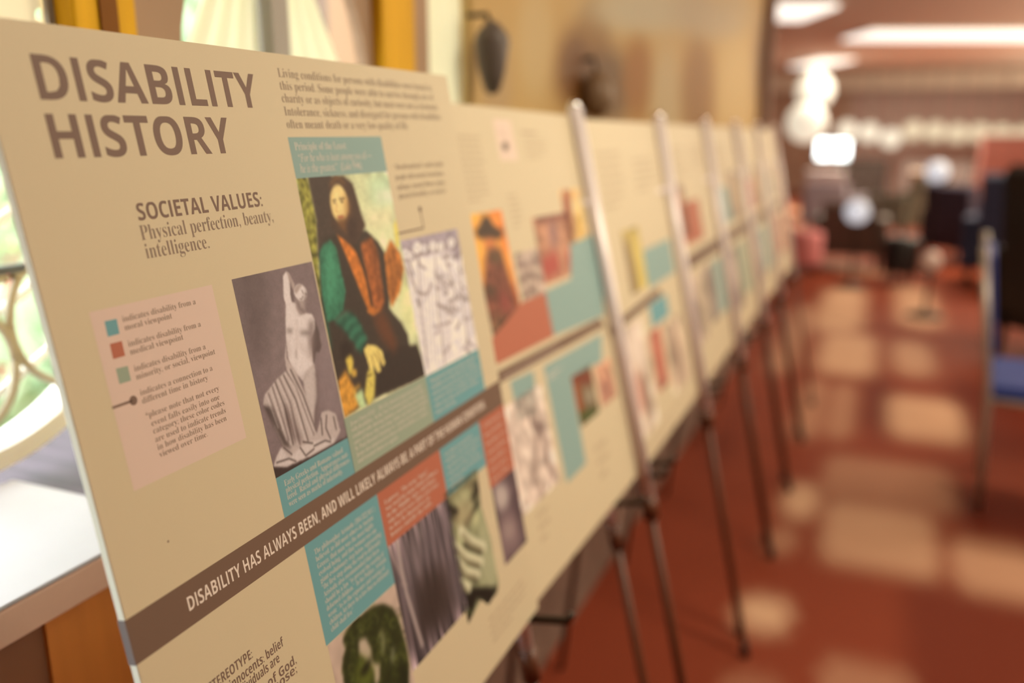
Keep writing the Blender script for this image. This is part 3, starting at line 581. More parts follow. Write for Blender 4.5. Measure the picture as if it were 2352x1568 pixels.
simple_photo(B2, K7, [(180, 760), (440, 700), (540, 1180), (340, 1370)], (222, 186, 156), [('l', [(370, 830), (400, 900), (390, 1100), (380, 1200)], 26, (140, 108, 90)), ('l', [(430, 860), (470, 1080), (500, 1160)], 30, (150, 116, 98)), ('e', (410, 860), 40, 40, (130, 102, 86)), ('l', [(250, 850), (290, 1100)], 30, (200, 164, 138)), ('l', [(420, 1200), (440, 1330)], 26, (160, 126, 104))], 'sketch_photo', 'pale sketch of standing figures', CR7)
dash(B2, K7, (740, 960), (860, 1120), 3, M_dim, 10); dash(B2, K7, (390, 1370), (500, 1500), 3, M_dim, 11)

# ------------------------------------------------------------------ boards further along
U3 = (ray(2032, 312)).normalized(); boards = [B1, B2]
TINT = [None, None]
def far_board(k, a_start, label):
    bd = Board(B2.W(0.592, 0.0, 0.004) + U3*a_start, U3, math.radians(12), label=label, group='exhibition boards on easels')
    bd.panel(0.555, 0.675); boards.append(bd); return bd
B3 = far_board(3, 0.0, 'third cream board from the front, between two silver easel poles')
B3.rect('motto_band', [(1405, 747), (1511, 661), (1521, 674), (1410, 765)], M_band, .00008, label='brown motto band')
g = lambda *a: bb(B3, K9, a)
def gen(bd, items):
    for it in items:
        k = it[0]
        if k == 'box': bd.box('caption_box', *it[1], it[2], label=it[3])
        elif k == 'pic':
            c = Canvas(bd, *it[1], .003, it[2]); c.noise(.12, 4); W, Hh = c.w, c.h
            for (fx, fy, rx, ry, col) in it[4]:
                M = (((c.X-fx*W)/(rx*W))**2+((c.Y-fy*Hh)/(ry*Hh))**2 < 1).astype(float); c.put(c.blur(M, 3), col)
            c.build('picture', bd.e, label=it[3])
        elif k == 'txt': bd.dashes('caption_text', *it[1], it[2], M_dim, None, it[3])
gen(B3, [('txt', (.05, .22, .50, .62), 7, 21), ('txt', (.30, .50, .52, .60), 5, 22),
         ('pic', (.13, .26, .325, .455), (196, 160, 84), 'yellow picture above the band', [(.7, .6, .3, .5, (206, 170, 84)), (.2, .6, .2, .5, (136, 104, 70))]),
         ('box', (.262, .52, .318, .40), M_teal, 'teal caption box above the band'), ('box', (.24, .40, .235, .285), M_teal2, 'teal caption box under the band'),
         ('pic', (.03, .17, .05, .275), (220, 184, 150), 'pale drawing under the band', [(.5, .2, .3, .2, (226, 192, 160)), (.6, .7, .2, .25, (150, 118, 92)), (.3, .6, .15, .2, (196, 130, 104))]),
         ('pic', (.20, .30, .10, .23), (182, 110, 84), 'red picture under the band', [(.6, .4, .3, .5, (190, 104, 76))]),
         ('pic', (.33, .50, .06, .22), (204, 166, 130), 'pale photo under the band', [(.4, .5, .2, .4, (150, 116, 90))]), ('txt', (.05, .5, .01, .045), 2, 23)])
B4 = far_board(4, 0.585, 'fourth cream board from the front, with a red block in its middle')
gen(B4, [('txt', (.05, .25, .52, .62), 6, 31), ('txt', (.32, .5, .55, .62), 4, 32), ('box', (.10, .34, .36, .47), M_red, 'red caption box above the band'),
         ('pic', (.05, .17, .38, .52), (140, 108, 84), 'brown picture above the band', [(.5, .4, .3, .3, (180, 110, 70))]), ('box', (.0, .555, .30, .335), M_band, 'brown motto band'),
         ('pic', (.05, .20, .10, .28), (190, 156, 124), 'pale photo under the band', [(.4, .6, .3, .3, (130, 104, 84))]), ('pic', (.25, .38, .12, .28), (150, 124, 104), 'grey photo under the band', [(.5, .4, .3, .3, (110, 86, 74))]), ('box', (.40, .53, .12, .28), M_teal, 'teal caption box under the band')])
for k, (a, lab) in enumerate(((1.17, 'fifth cream board from the front, before the last two'), (1.755, 'sixth cream board from the front, next to last in the row'), (2.34, 'farthest cream board, at the end of the row'))):
    b = far_board(5+k, a, lab)
    gen(b, [('txt', (.05, .30, .50, .62), 6, 41+k), ('box', (.08, .26, .36, .48), (M_teal, M_red, M_green)[k], 'caption box above the band'), ('pic', (.28, .46, .36, .52), (150, 116, 90), 'brown picture above the band', [(.5, .4, .3, .4, (190, 150, 110))]),
            ('box', (.0, .555, .30, .335), M_band, 'brown motto band'), ('pic', (.06, .24, .08, .28), (120, 96, 84), 'grey photo under the band', [(.5, .4, .3, .3, (200, 166, 136))]), ('box', (.28, .46, .10, .28), (M_green, M_teal, M_red)[k], 'caption box under the band')])
flush_text()

# ------------------------------------------------------------------ easels: silver upper poles, bronze lower legs, pegs
def easel(bd, label, aL, aR, cL, cR, splay=0.0):
    e = thing('easel', label, 'easel', frame(bd.W((aL+aR)/2, 0, 0)*1.0 - UP*bd.W((aL+aR)/2, 0, 0).z, bd.u.copy().normalized(), -N, UP), 'easels behind the boards')
    e.matrix_world = frame(Vector((bd.W((aL+aR)/2, 0, -.1).x, bd.W((aL+aR)/2, 0, -.1).y, 0)), D, -N, UP)
    inv = e.matrix_world.inverted(); L = lambda p: inv @ p
    for a, c, s in ((aL, cL, -1), (aR, cR, 1)):
        out = a > bd.w; top = bd.h+0.01 if out else bd.h-0.04
        pt = bd.W(a, top, c); pm_ = bd.W(a, -0.06, c); dr = (pm_-pt).normalized(); pf = pm_ + dr*((pm_.z-0.012)/-dr.z) + D*s*splay
        MB().tube([L(pt), L(pm_)], 0.0145 if out else 0.0095, 16).build('upper_pole', M_steel, e, True)
        MB().tube([L(pm_-dr*0.012), L(pm_+dr*0.03)], 0.016 if out else 0.012, 14).build('collar', M_dark, e, True)
        leg = MB().tube([L(pm_+dr*0.02), L(pf)], 0.0075, 12).build('leg', M_dark, e, True)
        MB().tube([L(pf-dr*0.03), L(pf+dr*0.010)], 0.011, 12).build('rubber_foot', M_black, leg, True)
        p0 = bd.W(a, -0.0056, c); p1 = bd.W(a, -0.0056, 0.045); p2 = bd.W(a, 0.004, 0.052)
        MB().tube([L(p0), L(p1), L(p2)], 0.0055, 10).build('peg', M_peg, e, True)
        MB().sphere(L(pt+bd.up*.004), 0.012 if out else 0.0088, 16).build('top_knob', mat('chrome', (.9, .92, .95), rough=.08, metal=1.0), e, True)
    top = bd.h-.04; pt = bd.W((aL+aR)/2, top-.12, min(cL, cR)-.012); foot = Vector((pt.x, pt.y, 0.01)) - N*(pt.dot(N)+.64)
    MB().tube([L(bd.W(aL, top-.12, cL)), L(pt), L(bd.W(aR, top-.12, cR))], 0.006, 10).build('cross_bar', M_steel, e, True)
    MB().tube([L(pt), L(foot)], 0.0075, 12).build('rear_leg', M_dark, e, True)
    return e
easel(B1, 'easel holding the DISABILITY HISTORY board', 0.08, 0.552, -0.018, -0.018)
easel(B2, 'easel with silver pole at the right edge of the second board', 0.44, 0.5815, -0.018, 0.008)
easel(B3, 'easel with silver pole at the right edge of the third board', 0.06, 0.570, -0.018, 0.008)
easel(B4, 'easel with silver pole at the right edge of the fourth board', 0.08, 0.570, -0.018, 0.008)
for b, w in zip(boards[4:], ('fifth', 'sixth', 'farthest')): easel(b, 'easel holding the %s board of the row' % w, 0.08, 0.570, -0.018, 0.008)

# ------------------------------------------------------------------ the room
M_floor = bpy.data.materials.new('red_carpet'); M_floor.use_nodes = True
nt = M_floor.node_tree; bs = nt.nodes['Principled BSDF']; vc = nt.nodes.new('ShaderNodeVertexColor'); vc.layer_name = 'ink'
nt.links.new(vc.outputs['Color'], bs.inputs['Base Color']); bs.inputs['Roughness'].default_value = 0.75; bs.inputs['Specular IOR Level'].default_value = 0.12
def build_floor():
    x0, x1, y0, y1, st = -6.0, 16.0, -4.0, 30.0, 0.05
    nx, ny = int((x1-x0)/st), int((y1-y0)/st)
    xs = np.linspace(x0, x1, nx+1); ys = np.linspace(y0, y1, ny+1); X, Y = np.meshgrid(xs, ys)
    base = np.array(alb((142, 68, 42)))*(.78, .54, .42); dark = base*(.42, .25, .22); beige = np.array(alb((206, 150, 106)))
    img = np.ones(X.shape+(3,))*base
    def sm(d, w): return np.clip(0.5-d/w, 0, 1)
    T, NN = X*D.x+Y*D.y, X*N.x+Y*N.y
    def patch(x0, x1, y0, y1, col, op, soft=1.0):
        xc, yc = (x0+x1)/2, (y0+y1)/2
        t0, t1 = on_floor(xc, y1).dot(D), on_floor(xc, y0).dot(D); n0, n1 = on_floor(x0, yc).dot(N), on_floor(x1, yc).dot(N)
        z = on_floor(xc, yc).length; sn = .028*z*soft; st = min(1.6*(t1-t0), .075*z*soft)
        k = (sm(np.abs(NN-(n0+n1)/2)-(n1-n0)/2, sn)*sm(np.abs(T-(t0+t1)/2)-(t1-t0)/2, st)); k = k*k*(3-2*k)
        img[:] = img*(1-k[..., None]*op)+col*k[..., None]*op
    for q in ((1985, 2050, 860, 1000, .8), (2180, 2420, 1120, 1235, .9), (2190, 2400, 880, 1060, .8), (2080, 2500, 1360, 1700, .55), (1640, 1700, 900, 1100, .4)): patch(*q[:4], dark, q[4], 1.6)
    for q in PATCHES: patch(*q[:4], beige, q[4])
    # random beige patches away from what the picture shows in detail
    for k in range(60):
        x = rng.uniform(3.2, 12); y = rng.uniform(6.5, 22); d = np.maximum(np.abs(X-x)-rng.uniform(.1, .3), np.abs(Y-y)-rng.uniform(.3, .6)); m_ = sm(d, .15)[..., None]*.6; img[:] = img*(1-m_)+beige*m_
    co = np.stack([X, Y, np.zeros_like(X)], -1).reshape(-1, 3)
    i = np.arange(ny)[:, None]*(nx+1)+np.arange(nx)[None]; q = np.stack([i, i+1, i+nx+2, i+nx+1], -1).reshape(-1, 4)
    me = bpy.data.meshes.new('floor'); me.vertices.add(len(co)); me.vertices.foreach_set('co', co.ravel())
    me.loops.add(q.size); me.loops.foreach_set('vertex_index', q.ravel().astype(np.int32)); me.polygons.add(len(q))
    me.polygons.foreach_set('loop_start', np.arange(0, q.size, 4, dtype=np.int32)); me.update(calc_edges=True)
    at = me.color_attributes.new('ink', 'FLOAT_COLOR', 'POINT'); cc = np.ones((len(co), 4)); cc[:, :3] = img.reshape(-1, 3)
    at.data.foreach_set('color', cc.ravel().astype(np.float32))
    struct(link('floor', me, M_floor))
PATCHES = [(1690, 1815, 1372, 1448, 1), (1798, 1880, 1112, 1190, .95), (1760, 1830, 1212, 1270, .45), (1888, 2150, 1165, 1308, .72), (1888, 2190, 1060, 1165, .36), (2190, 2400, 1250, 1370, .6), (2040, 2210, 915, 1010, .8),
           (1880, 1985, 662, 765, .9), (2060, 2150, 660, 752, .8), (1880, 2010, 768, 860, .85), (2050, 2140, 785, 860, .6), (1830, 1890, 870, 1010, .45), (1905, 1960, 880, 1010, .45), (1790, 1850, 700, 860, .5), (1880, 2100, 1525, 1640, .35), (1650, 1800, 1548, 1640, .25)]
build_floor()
M_ceil = pm('ceiling_tan', (212, 178, 142), rough=.8)
M_brown = pm('wall_brown', (158, 116, 80), rough=.7, noise=.08, scale=3)
M_gold = pm('wall_gold', (214, 162, 98), rough=.7, noise=.05, scale=2)
M_gold2 = pm('arch_gold', (206, 150, 84), rough=.7, noise=.05, scale=2)
M_stone = pm('wall_stone', (126, 92, 70), rough=.8, noise=.22, scale=14)
M_post = pm('post_golden', (214, 146, 16), rough=.6, spec=.2, noise=.12, scale=6, stretch=(10, 10, .6))
M_postd = pm('post_dark', (120, 64, 4), rough=.6, spec=.2)
M_white = mat('sill_white', (.43, .40, .42), rough=.4, noise=.04, scale=12)
M_sillb = pm('sill_brown', (205, 146, 108), rough=.5, noise=.10, scale=8)
M_wood = pm('panel_orange', (196, 106, 38), rough=.5, noise=.12, scale=5, stretch=(6, 6, .5))
M_wood2 = pm('panel_brown', (132, 76, 44), rough=.5, noise=.12, scale=5)
M_violet = mat('violet_tile', (.085, .06, .085), rough=.5, spec=.2, noise=.35, scale=9, stretch=(9, 1, 1))
M_dull = pm('wall_dull', (128, 92, 70), rough=.8)
M_frame = mat('frame_grey', (.34, .31, .28), rough=.5)

struct(hallbox('ceiling', -3, 5.95, -.93, 4.35, 2.60, 2.72, M_ceil)); struct(hallbox('ceiling_far', 5.95, 26, -6.2, 4.35, 2.60, 2.72, M_ceil))
struct(hallbox('wall_right', -3, 26, 4.2, 4.35, 0, 2.6, M_dull))
struct(hallbox('wall_back', -2.7, -2.5, -.7, 4.2, 0, 2.6, M_gold))
# window wall: low wall, sill, upper wall in pieces round the openings
struct(hallbox('wall_left', -2.5, 5.8, -.93, -.69, 0, .919, M_stone))
struct(hallbox('trim_1', -.6, .637, -.90, -.655, .920, .953, M_sillb, bev=.002))
struct(hallbox('trim_2', -.6, .633, -.90, -.657, .953, .957, M_white, bev=.0015))
struct(hallbox('trim_3', .637, 5.8, -1.08, -.70, .9195, .925, M_violet))
struct(hallbox('trim_4', .485, .56, -.69, -.675, 0, .919, M_wood)); struct(hallbox('trim_5', .20, .485, -.69, -.680, 0, .919, M_wood2)); struct(hallbox('trim_6', .56, .75, -.69, -.684, 0, .919, M_wood))
def upper(name, t0, t1, m, z0=.95, z1=2.6, n0=-.90, n1=-.75): return struct(hallbox(name, t0, t1, n0, n1, z0, z1, m))
upper('wall_left_upper', -2.5, -.6, M_brown)
upper('wall_left_lintel', -.6, .650, M_brown, 1.81)
# golden post with a dark groove
struct(hallbox('trim_12', .643, .650, -.770, -.764, 1.36, 1.78, M_frame))
p = struct(hallbox('trim_7', .650, .730, -.770, -.738, .95, 2.6, M_post, bev=.004)); MB().box((.680, .735, .95), (.702, .7375, 2.6)).build('groove', M_postd, p)
# wall with a pointed arch window
def arch_wall(name, t0, t1, ta, tb, zs, za, z0, m, frame_m):
    mid = (ta+tb)/2; L = []
    for k in range(13):
        s = k/12; L.append((ta+(mid-ta)*(1-math.cos(s*PI/2)), zs+(za-zs)*math.sin(s*PI/2)))
    Rr = [(ta+tb-x, z) for x, z in L]
    mb = MB(); mb.prism([(t0, z0), (ta, z0)]+L+[(mid, 2.6), (t0, 2.6)], .75, .768, 1); mb.prism([(t1, z0), (t1, 2.6), (mid, 2.6)]+Rr[::-1]+[(tb, z0)], .75, .768, 1)
    o = mb.build(name, m); o.matrix_world = HALL; struct(o); return L, Rr
arch_wall('wall_left_arch', .730, 1.215, .80, 1.20, 1.40, 1.66, .95, M_brown, M_frame)
w = MB().box((.975, .753, .95), (1.010, .80, 1.66)).build('window_2', M_frame); w.matrix_world = HALL; struct(w)
MB().box((.80, .76, .95), (1.20, .79, .975)).build('bottom_rail', M_frame, w)
p = struct(hallbox('trim_8', 1.215, 1.318, -.78, -.73, .95, 2.6, M_post, bev=.004))
upper('wall_left_pier', 1.318, 1.40, M_brown); upper('wall_left_over', 1.40, 1.575, M_gold, 1.86)
w = MB().box((1.40, .80, .95), (1.412, .86, 1.86)).build('window_3', M_frame); w.matrix_world = HALL; struct(w)
MB().box((1.563, .80, .95), (1.575, .86, 1.86)).build('side_rail', M_frame, w); MB().box((1.412, .80, .95), (1.563, .86, .97)).build('bottom_rail', M_frame, w)
def proj_px(p):
    q = p-EYE; z = q.dot(FW); return 1176+FPX*q.x/z, 784-FPX*q.dot(CU)/z
def gold_wall():                                     # golden wall with a soft brown and ochre pattern in place of niches and posts
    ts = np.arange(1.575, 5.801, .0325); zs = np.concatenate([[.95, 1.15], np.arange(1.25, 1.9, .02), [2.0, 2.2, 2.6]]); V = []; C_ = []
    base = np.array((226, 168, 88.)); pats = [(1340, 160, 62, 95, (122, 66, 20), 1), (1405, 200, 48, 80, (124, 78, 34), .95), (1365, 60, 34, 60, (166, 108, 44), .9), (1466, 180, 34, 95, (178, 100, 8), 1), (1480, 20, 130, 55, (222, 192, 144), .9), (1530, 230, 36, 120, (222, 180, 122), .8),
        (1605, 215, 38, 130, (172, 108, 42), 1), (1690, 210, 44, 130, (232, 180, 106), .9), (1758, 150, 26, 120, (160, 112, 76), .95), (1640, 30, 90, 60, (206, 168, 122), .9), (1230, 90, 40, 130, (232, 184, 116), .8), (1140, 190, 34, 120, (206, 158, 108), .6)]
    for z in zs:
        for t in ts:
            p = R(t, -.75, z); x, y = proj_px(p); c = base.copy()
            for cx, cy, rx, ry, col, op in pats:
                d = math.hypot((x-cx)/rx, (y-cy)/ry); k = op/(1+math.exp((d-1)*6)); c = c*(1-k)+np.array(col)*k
            V.append((t, .75, z)); C_.append(c)
    nx = len(ts); F = [(i*nx+j, i*nx+j+1, (i+1)*nx+j+1, (i+1)*nx+j) for i in range(len(zs)-1) for j in range(nx-1)]
    me = bpy.data.meshes.new('wall_left_gold'); me.from_pydata(V, [], F); at = me.color_attributes.new('ink', 'FLOAT_COLOR', 'POINT')
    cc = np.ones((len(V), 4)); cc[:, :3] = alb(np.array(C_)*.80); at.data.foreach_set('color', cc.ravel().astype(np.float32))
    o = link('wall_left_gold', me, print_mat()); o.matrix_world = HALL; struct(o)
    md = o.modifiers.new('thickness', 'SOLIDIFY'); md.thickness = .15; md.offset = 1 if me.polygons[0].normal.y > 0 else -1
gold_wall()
struct(hallbox('wall_left_end', 5.8, 5.95, -6.0, -.69, 0, 2.6, M_dull))
struct(hallbox('wall_left_far', 5.95, 26, -6.2, -6.0, 0, 2.6, M_dull))
# left window: low violet tiled wall, round white frame, iron scrolls
struct(hallbox('trim_11', -.6, 5.8, -1.08, -.935, -.2, .9185, M_stone))
def wring(c, r, ww, d0, d1, n=72):                  # flat ring with depth in the window plane (t, z)
    mb = MB(); v = []; f = []
    for j in range(n):
        a = 2*PI*j/n
        for rr, dd in ((r-ww, d0), (r, d0), (r, d1), (r-ww, d1)): v.append((c[0]+rr*math.cos(a), dd, c[1]+rr*math.sin(a)))
    for j in range(n):
        k = (j+1) % n
        for i in range(4): f.append((4*j+i, 4*k+i, 4*k+(i+1) % 4, 4*j+(i+1) % 4))
    return mb.add(v, f)

def at_wall(x, y, n):                                # point of the plane n = const seen at a pixel
    q = ray(x, y); return EYE + q*(n/q.dot(N))
M_iron = pm('iron_tan', (176, 150, 112), rough=.45)
M_ironw = mat('iron_lit', (.80, .80, .78), rough=.4)  # daylight on the diagonal bars put into a paler iron colour
g = thing('window_grille', 'tan wrought iron scroll grille in a round white ring outside the left window', 'window grille', HALL)
mb = wring((.615, 1.242), .281, .024, .925, .975); mb.build('ring', mat('ring_white', (.85, .86, .84), rough=.5), g)
def circ(c, r, d=.94, w=.0055, a0=0, a1=2*PI):
    return MB().tube([(c[0]+r*math.cos(a), d, c[1]+r*math.sin(a)) for a in np.linspace(a0, a1, 40)], w, 8)
for c_, r_ in (((.603, 1.085), .083), ((.775, 1.125), .090), ((.690, 1.255), .072), ((.55, 1.22), .085), ((.62, 1.40), .09), ((.46, 1.09), .083)):
    if c_[0]+r_ < .88: circ(c_, r_).build('scroll', M_iron, g, True)
MB().box((.352, .935, 1.188), (.878, .947, 1.198)).build('cross_bar', mat('bar_dark', (.08, .085, .10), rough=.4), g)
for p0, p1 in (((.44, 1.02), (.80, 1.20)), ((.40, 1.10), (.72, 1.26)), ((.58, 1.0), (.80, 1.11))): MB().tube([(p0[0], .955, p0[1]), (p1[0], .955, p1[1])], .006, 8).build('diagonal_bar', M_ironw, g, True)
# outside: lawn, bushes and trees beyond the window wall
M_lawn = mat('lawn_green', (.20, .34, .10), rough=.9, noise=.3, scale=3)
struct(hallbox('lawn', -8, 20, -40, -1.1, -.32, -.2, M_lawn))
def leaf_tree(name, label, cat, t, n, hgt, rad, z0, col, k, seed, group=None):
    r = np.random.default_rng(seed); p = R(t, n, -.2)
    e = thing(name, label, cat, Matrix.Translation(p), group)
    MB().tube([(0, 0, 0), (.05, .02, z0+.3), (0, .05, z0+hgt*.6)], [.12*rad, .09*rad, .04*rad], 10).build('trunk', mat('bark_brown', (.18, .12, .08), rough=.9), e, True)
    v = r.normal(size=(k, 3)); v /= np.linalg.norm(v, axis=1)[:, None]; rr = r.random(k)**.45
    ctr = v*rr[:, None]*np.array([rad, rad, hgt/2])+np.array([0, 0, z0+hgt/2])
    a = r.normal(size=(k, 3)); a /= np.linalg.norm(a, axis=1)[:, None]; b = np.cross(a, r.normal(size=(k, 3))); b /= np.linalg.norm(b, axis=1)[:, None]
    sz = r.uniform(.06, .12, k)[:, None]*max(1, rad*.6)
    P = np.stack([ctr-a*sz, ctr+b*sz*.5, ctr+a*sz, ctr-b*sz*.5], 1).reshape(-1, 3)
    me = bpy.data.meshes.new('foliage'); me.from_pydata(P.tolist(), [], np.arange(4*k).reshape(-1, 4).tolist())
    o = link('foliage', me, mat(name+'_leaf', col, rough=.7, trans=.4), e)
    return e
leaf_tree('leafy_tree', 'pale green tree seen through the left window', 'tree', 3.9, -4.4, 3.2, 1.15, .5, (.52, .68, .48), 3200, 1)
leaf_tree('garden_bush', 'low pale green bush under the tree outside the left window', 'bush', 2.3, -2.7, 1.0, .6, .1, (.54, .66, .46), 1100, 2)
leaf_tree('garden_bush', 'yellow green bush beyond the low one outside the left window', 'bush', 3.7, -2.6, 1.0, .5, .1, (.62, .70, .42), 900, 3)
M_stucco = mat('stucco_cream', (.80, .66, .50), rough=.9)
struct(hallbox('wall_outside', 3.0, 16, -14, -13, -.2, 6, M_stucco))

# blinds and curtains
b = thing('roller_blind', 'cream roller blind at the top of the left window, above the front board', 'blind', HALL)
pe = HALL.inverted() @ at_wall(97, 40, -.776); v = []; f = []; NN = 40; er = .0085
for j in range(NN):
    a = 2*PI*j/NN+PI/4; v.append((pe.x+er*math.cos(a), .776, pe.z+er*math.sin(a)))
for j in range(NN):
    a = 2*PI*j/NN+PI/4; ca, sa = math.cos(a), math.sin(a); k = max(abs(ca), abs(sa)); sx_ = (.645-pe.x) if ca > 0 else (pe.x+.58); sz_ = (1.80-pe.z) if sa > 0 else (pe.z-1.385)
    v.append((pe.x+ca/k*sx_, .776, pe.z+sa/k*sz_))
for j in range(NN):
    k = (j+1) % NN; f.append((j, k, NN+k, NN+j))
MB().add(v, f).build('fabric', pm('blind_cream', (240, 204, 152), rough=.9, trans=.16), b)
MB().tube([(-.58, .776, 1.385), (.645, .776, 1.385)], .007, 10).build('bottom_rail', pm('blind_rail', (214, 190, 158), rough=.5), b, True)
M_curt = pm('curtain_cream', (250, 214, 164), rough=.9, trans=.15)
def curtain(name, label, t0, t1, ztop, zbot, d, flare, k=26, group=None):   # pleated cloth, narrow at the top, wide below
    e = thing(name, label, 'curtain', HALL, group); v = []; f = []; rows = 14
    for i in range(rows+1):
        s = i/rows; z = ztop+(zbot-ztop)*s
        for j in range(k+1):
            u = j/k; a, b_ = flare(s); t = t0+(t1-t0)*(a+(b_-a)*u); v.append((t, d+.006*math.sin(u*PI*7), z))
    for i in range(rows):
        for j in range(k): q_ = i*(k+1)+j; f.append((q_, q_+1, q_+k+2, q_+k+1))
    o = MB().add(v, f).build('cloth', M_curt, e, True)
    MB().tube([(t0, d, ztop+.004), (t1, d, ztop+.004)], .006, 8).build('rod', M_frame, e, True)
    return e
curtain('curtain', 'left cream curtain in the pointed arch window, nearer the front board', .80, .973, 1.62, .98, .775, lambda s: (max(0, .80-2.2*s), 1.0), group='arch window curtains')
curtain('curtain', 'right cream curtain in the pointed arch window, farther from the camera', 1.012, 1.20, 1.62, .98, .775, lambda s: (0.0, min(1, .20+2.2*s)), group='arch window curtains')
curtain('curtain', 'narrow cream curtain in the slot window past the second golden post', 1.405, 1.570, 1.84, .98, .77, lambda s: (0, 1))
# dark lantern on the golden wall
p = HALL.inverted() @ at_wall(1130, 135, -.70); l = thing('wall_lantern', 'small dark lantern on the golden wall past the slot window', 'lantern', HALL)
MB().lathe([(0, .07), (.012, .065), (.030, .045), (.034, .03), (.026, -.02), (.014, -.06), (0, -.066)], (p.x, p.y, p.z), 16).build('body', pm('lantern_dark', (92, 74, 60), rough=.5), l, True)
MB().tube([(p.x, p.y, p.z+.05), (p.x, p.y+.01, p.z+.08), (p.x, .752, p.z+.08)], .005, 8).build('bracket', M_black, l, True)
p = HALL.inverted() @ at_wall(1370, 215, -.715); l = thing('wall_lantern', 'dark lantern hanging inside the first arched niche of the golden wall', 'lantern', HALL)
MB().lathe([(0, .06), (.02, .05), (.045, .02), (.045, -.03), (.02, -.06), (0, -.065)], (p.x, p.y, p.z), 16).build('body', pm('lantern_brown', (120, 86, 56), rough=.5), l, True)
MB().tube([(p.x, p.y, p.z+.05), (p.x, p.y+.01, p.z+.09), (p.x, .91, p.z+.09)], .006, 8).build('bracket', M_black, l, True)

# ceiling lights
M_lit = mat('lamp_white', (1, 1, 1), emit=(1.0, .97, .86), estr=1.3)
M_fix = mat('fixture_white', (.7, .66, .58), rough=.5)
def ceiling_light(px, py, sx, sy, label, z=2.585):
    q = ray(px, py); c_ = EYE + q*((z-H)/q.z); e = thing('ceiling_light', label, 'ceiling light', Matrix.Translation(c_), 'ceiling lights')
    MB().box((-sx/2-.03, -sy/2-.03, -.01), (sx/2+.03, sy/2+.03, .05), .004).build('housing', M_fix, e)
    MB().box((-sx/2, -sy/2, -.045), (sx/2, sy/2, -.008), .012).build('diffuser', M_lit, e)
ceiling_light(1795, 24, .80, 1.1, 'round-ended white ceiling light at the top, nearest above the aisle')
ceiling_light(2190, 78, 2.5, .95, 'long white ceiling light at the upper right')
ceiling_light(1885, 142, .62, 1.6, 'third ceiling light back, straight below the nearest one')
M_lit2 = mat('lamp_cream', (.25, .25, .25), emit=(.86, .76, .58), estr=.9)
M_lit3 = mat('lamp_amber', (.25, .25, .25), emit=(.72, .58, .37), estr=.85)
M_litc = mat('glint_cool', (.25, .25, .25), emit=(.62, .63, .68), estr=.95)
def pendant(px, py, dist, r, m, label, group='hanging globe lamps'):
    c_ = EYE + ray(px, py)*dist; e = thing('pendant_lamp', label, 'pendant lamp', Matrix.Translation(c_), group)
    MB().sphere((0, 0, 0), r, 24).build('globe', m, e, True)
    MB().lathe([(0, r*1.18), (r*.3, r*1.15), (r*.34, r*.9), (0, r*.88)], n=16).build('cap', M_frame, e, True)
    MB().tube([(0, 0, r*1.1), (0, 0, 2.6-c_.z)], .012, 6).build('cord', M_frame, e)
pendant(1872, 208, 15.5, .33, M_lit2, 'cream globe lamp hanging under the row of ceiling lights')
pendant(1852, 282, 14.5, .33, M_lit2, 'cream globe lamp hanging lowest, left of the row of amber globes')
ORD = ['leftmost', 'second from left', 'third from left', 'fourth from left', 'fifth from left', 'sixth from left', 'seventh from left', 'eighth from left', 'rightmost']
for i, (px, py) in enumerate(((1945, 300), (1996, 305), (2046, 318), (2097, 300), (2148, 302), (2199, 306), (2250, 305), (2300, 308), (2351, 310))):
    pendant(px, py, 17.5, .205, M_lit3 if i > 2 else M_lit2, ORD[i]+' of the row of amber globe lamps at the far end', 'row of amber globes')

# far end of the hall: wall with glazed doors
M_glow = mat('window_glass', (.9, .95, 1), rough=.05)
zf = 22.0
def fwall(name, n0, n1, z0, z1, m, t=zf, d=.2): return struct(hallbox(name, t, t+d, n0, n1, z0, z1, m))
M_far = pm('far_wall', (190, 138, 104), rough=.8); M_fard = pm('far_wall_dark', (206, 160, 134), rough=.8)
def fn(px, py, t=zf):
    q = ray(px, py); p = EYE+q*(t/q.dot(D)); return p.dot(N), p.z
nA, zA = fn(1872, 368); nB, zB = fn(1952, 318)
fwall('wall_far_left', -6.2, nA, 0, 2.6, M_far); fwall('wall_far_right', nB, 4.3, 0, 2.6, M_fard); fwall('wall_far_over', nA, nB, zB, 2.6, M_far); fwall('wall_far_under', nA, nB, 0, zA, M_fard)
w = struct(MB().box((zf+.05, -nA-.03, zA), (zf+.1, -nA, zB)).build('window_4', M_frame)); w.matrix_world = HALL
MB().box((zf+.05, -nB, zA), (zf+.1, -nA, zA+.04)).build('bottom_rail', M_frame, w); MB().box((zf+.05, -nB, zB-.04), (zf+.1, -nA, zB)).build('top_rail', M_frame, w); MB().box((zf+.05, -(nA+nB)/2-.02, zA), (zf+.1, -(nA+nB)/2+.02, zB)).build('mullion', M_frame, w)
struct(hallbox('ceiling_beam', 20.6, 21.0, -6, 4.2, 2.25, 2.6, M_ceil))
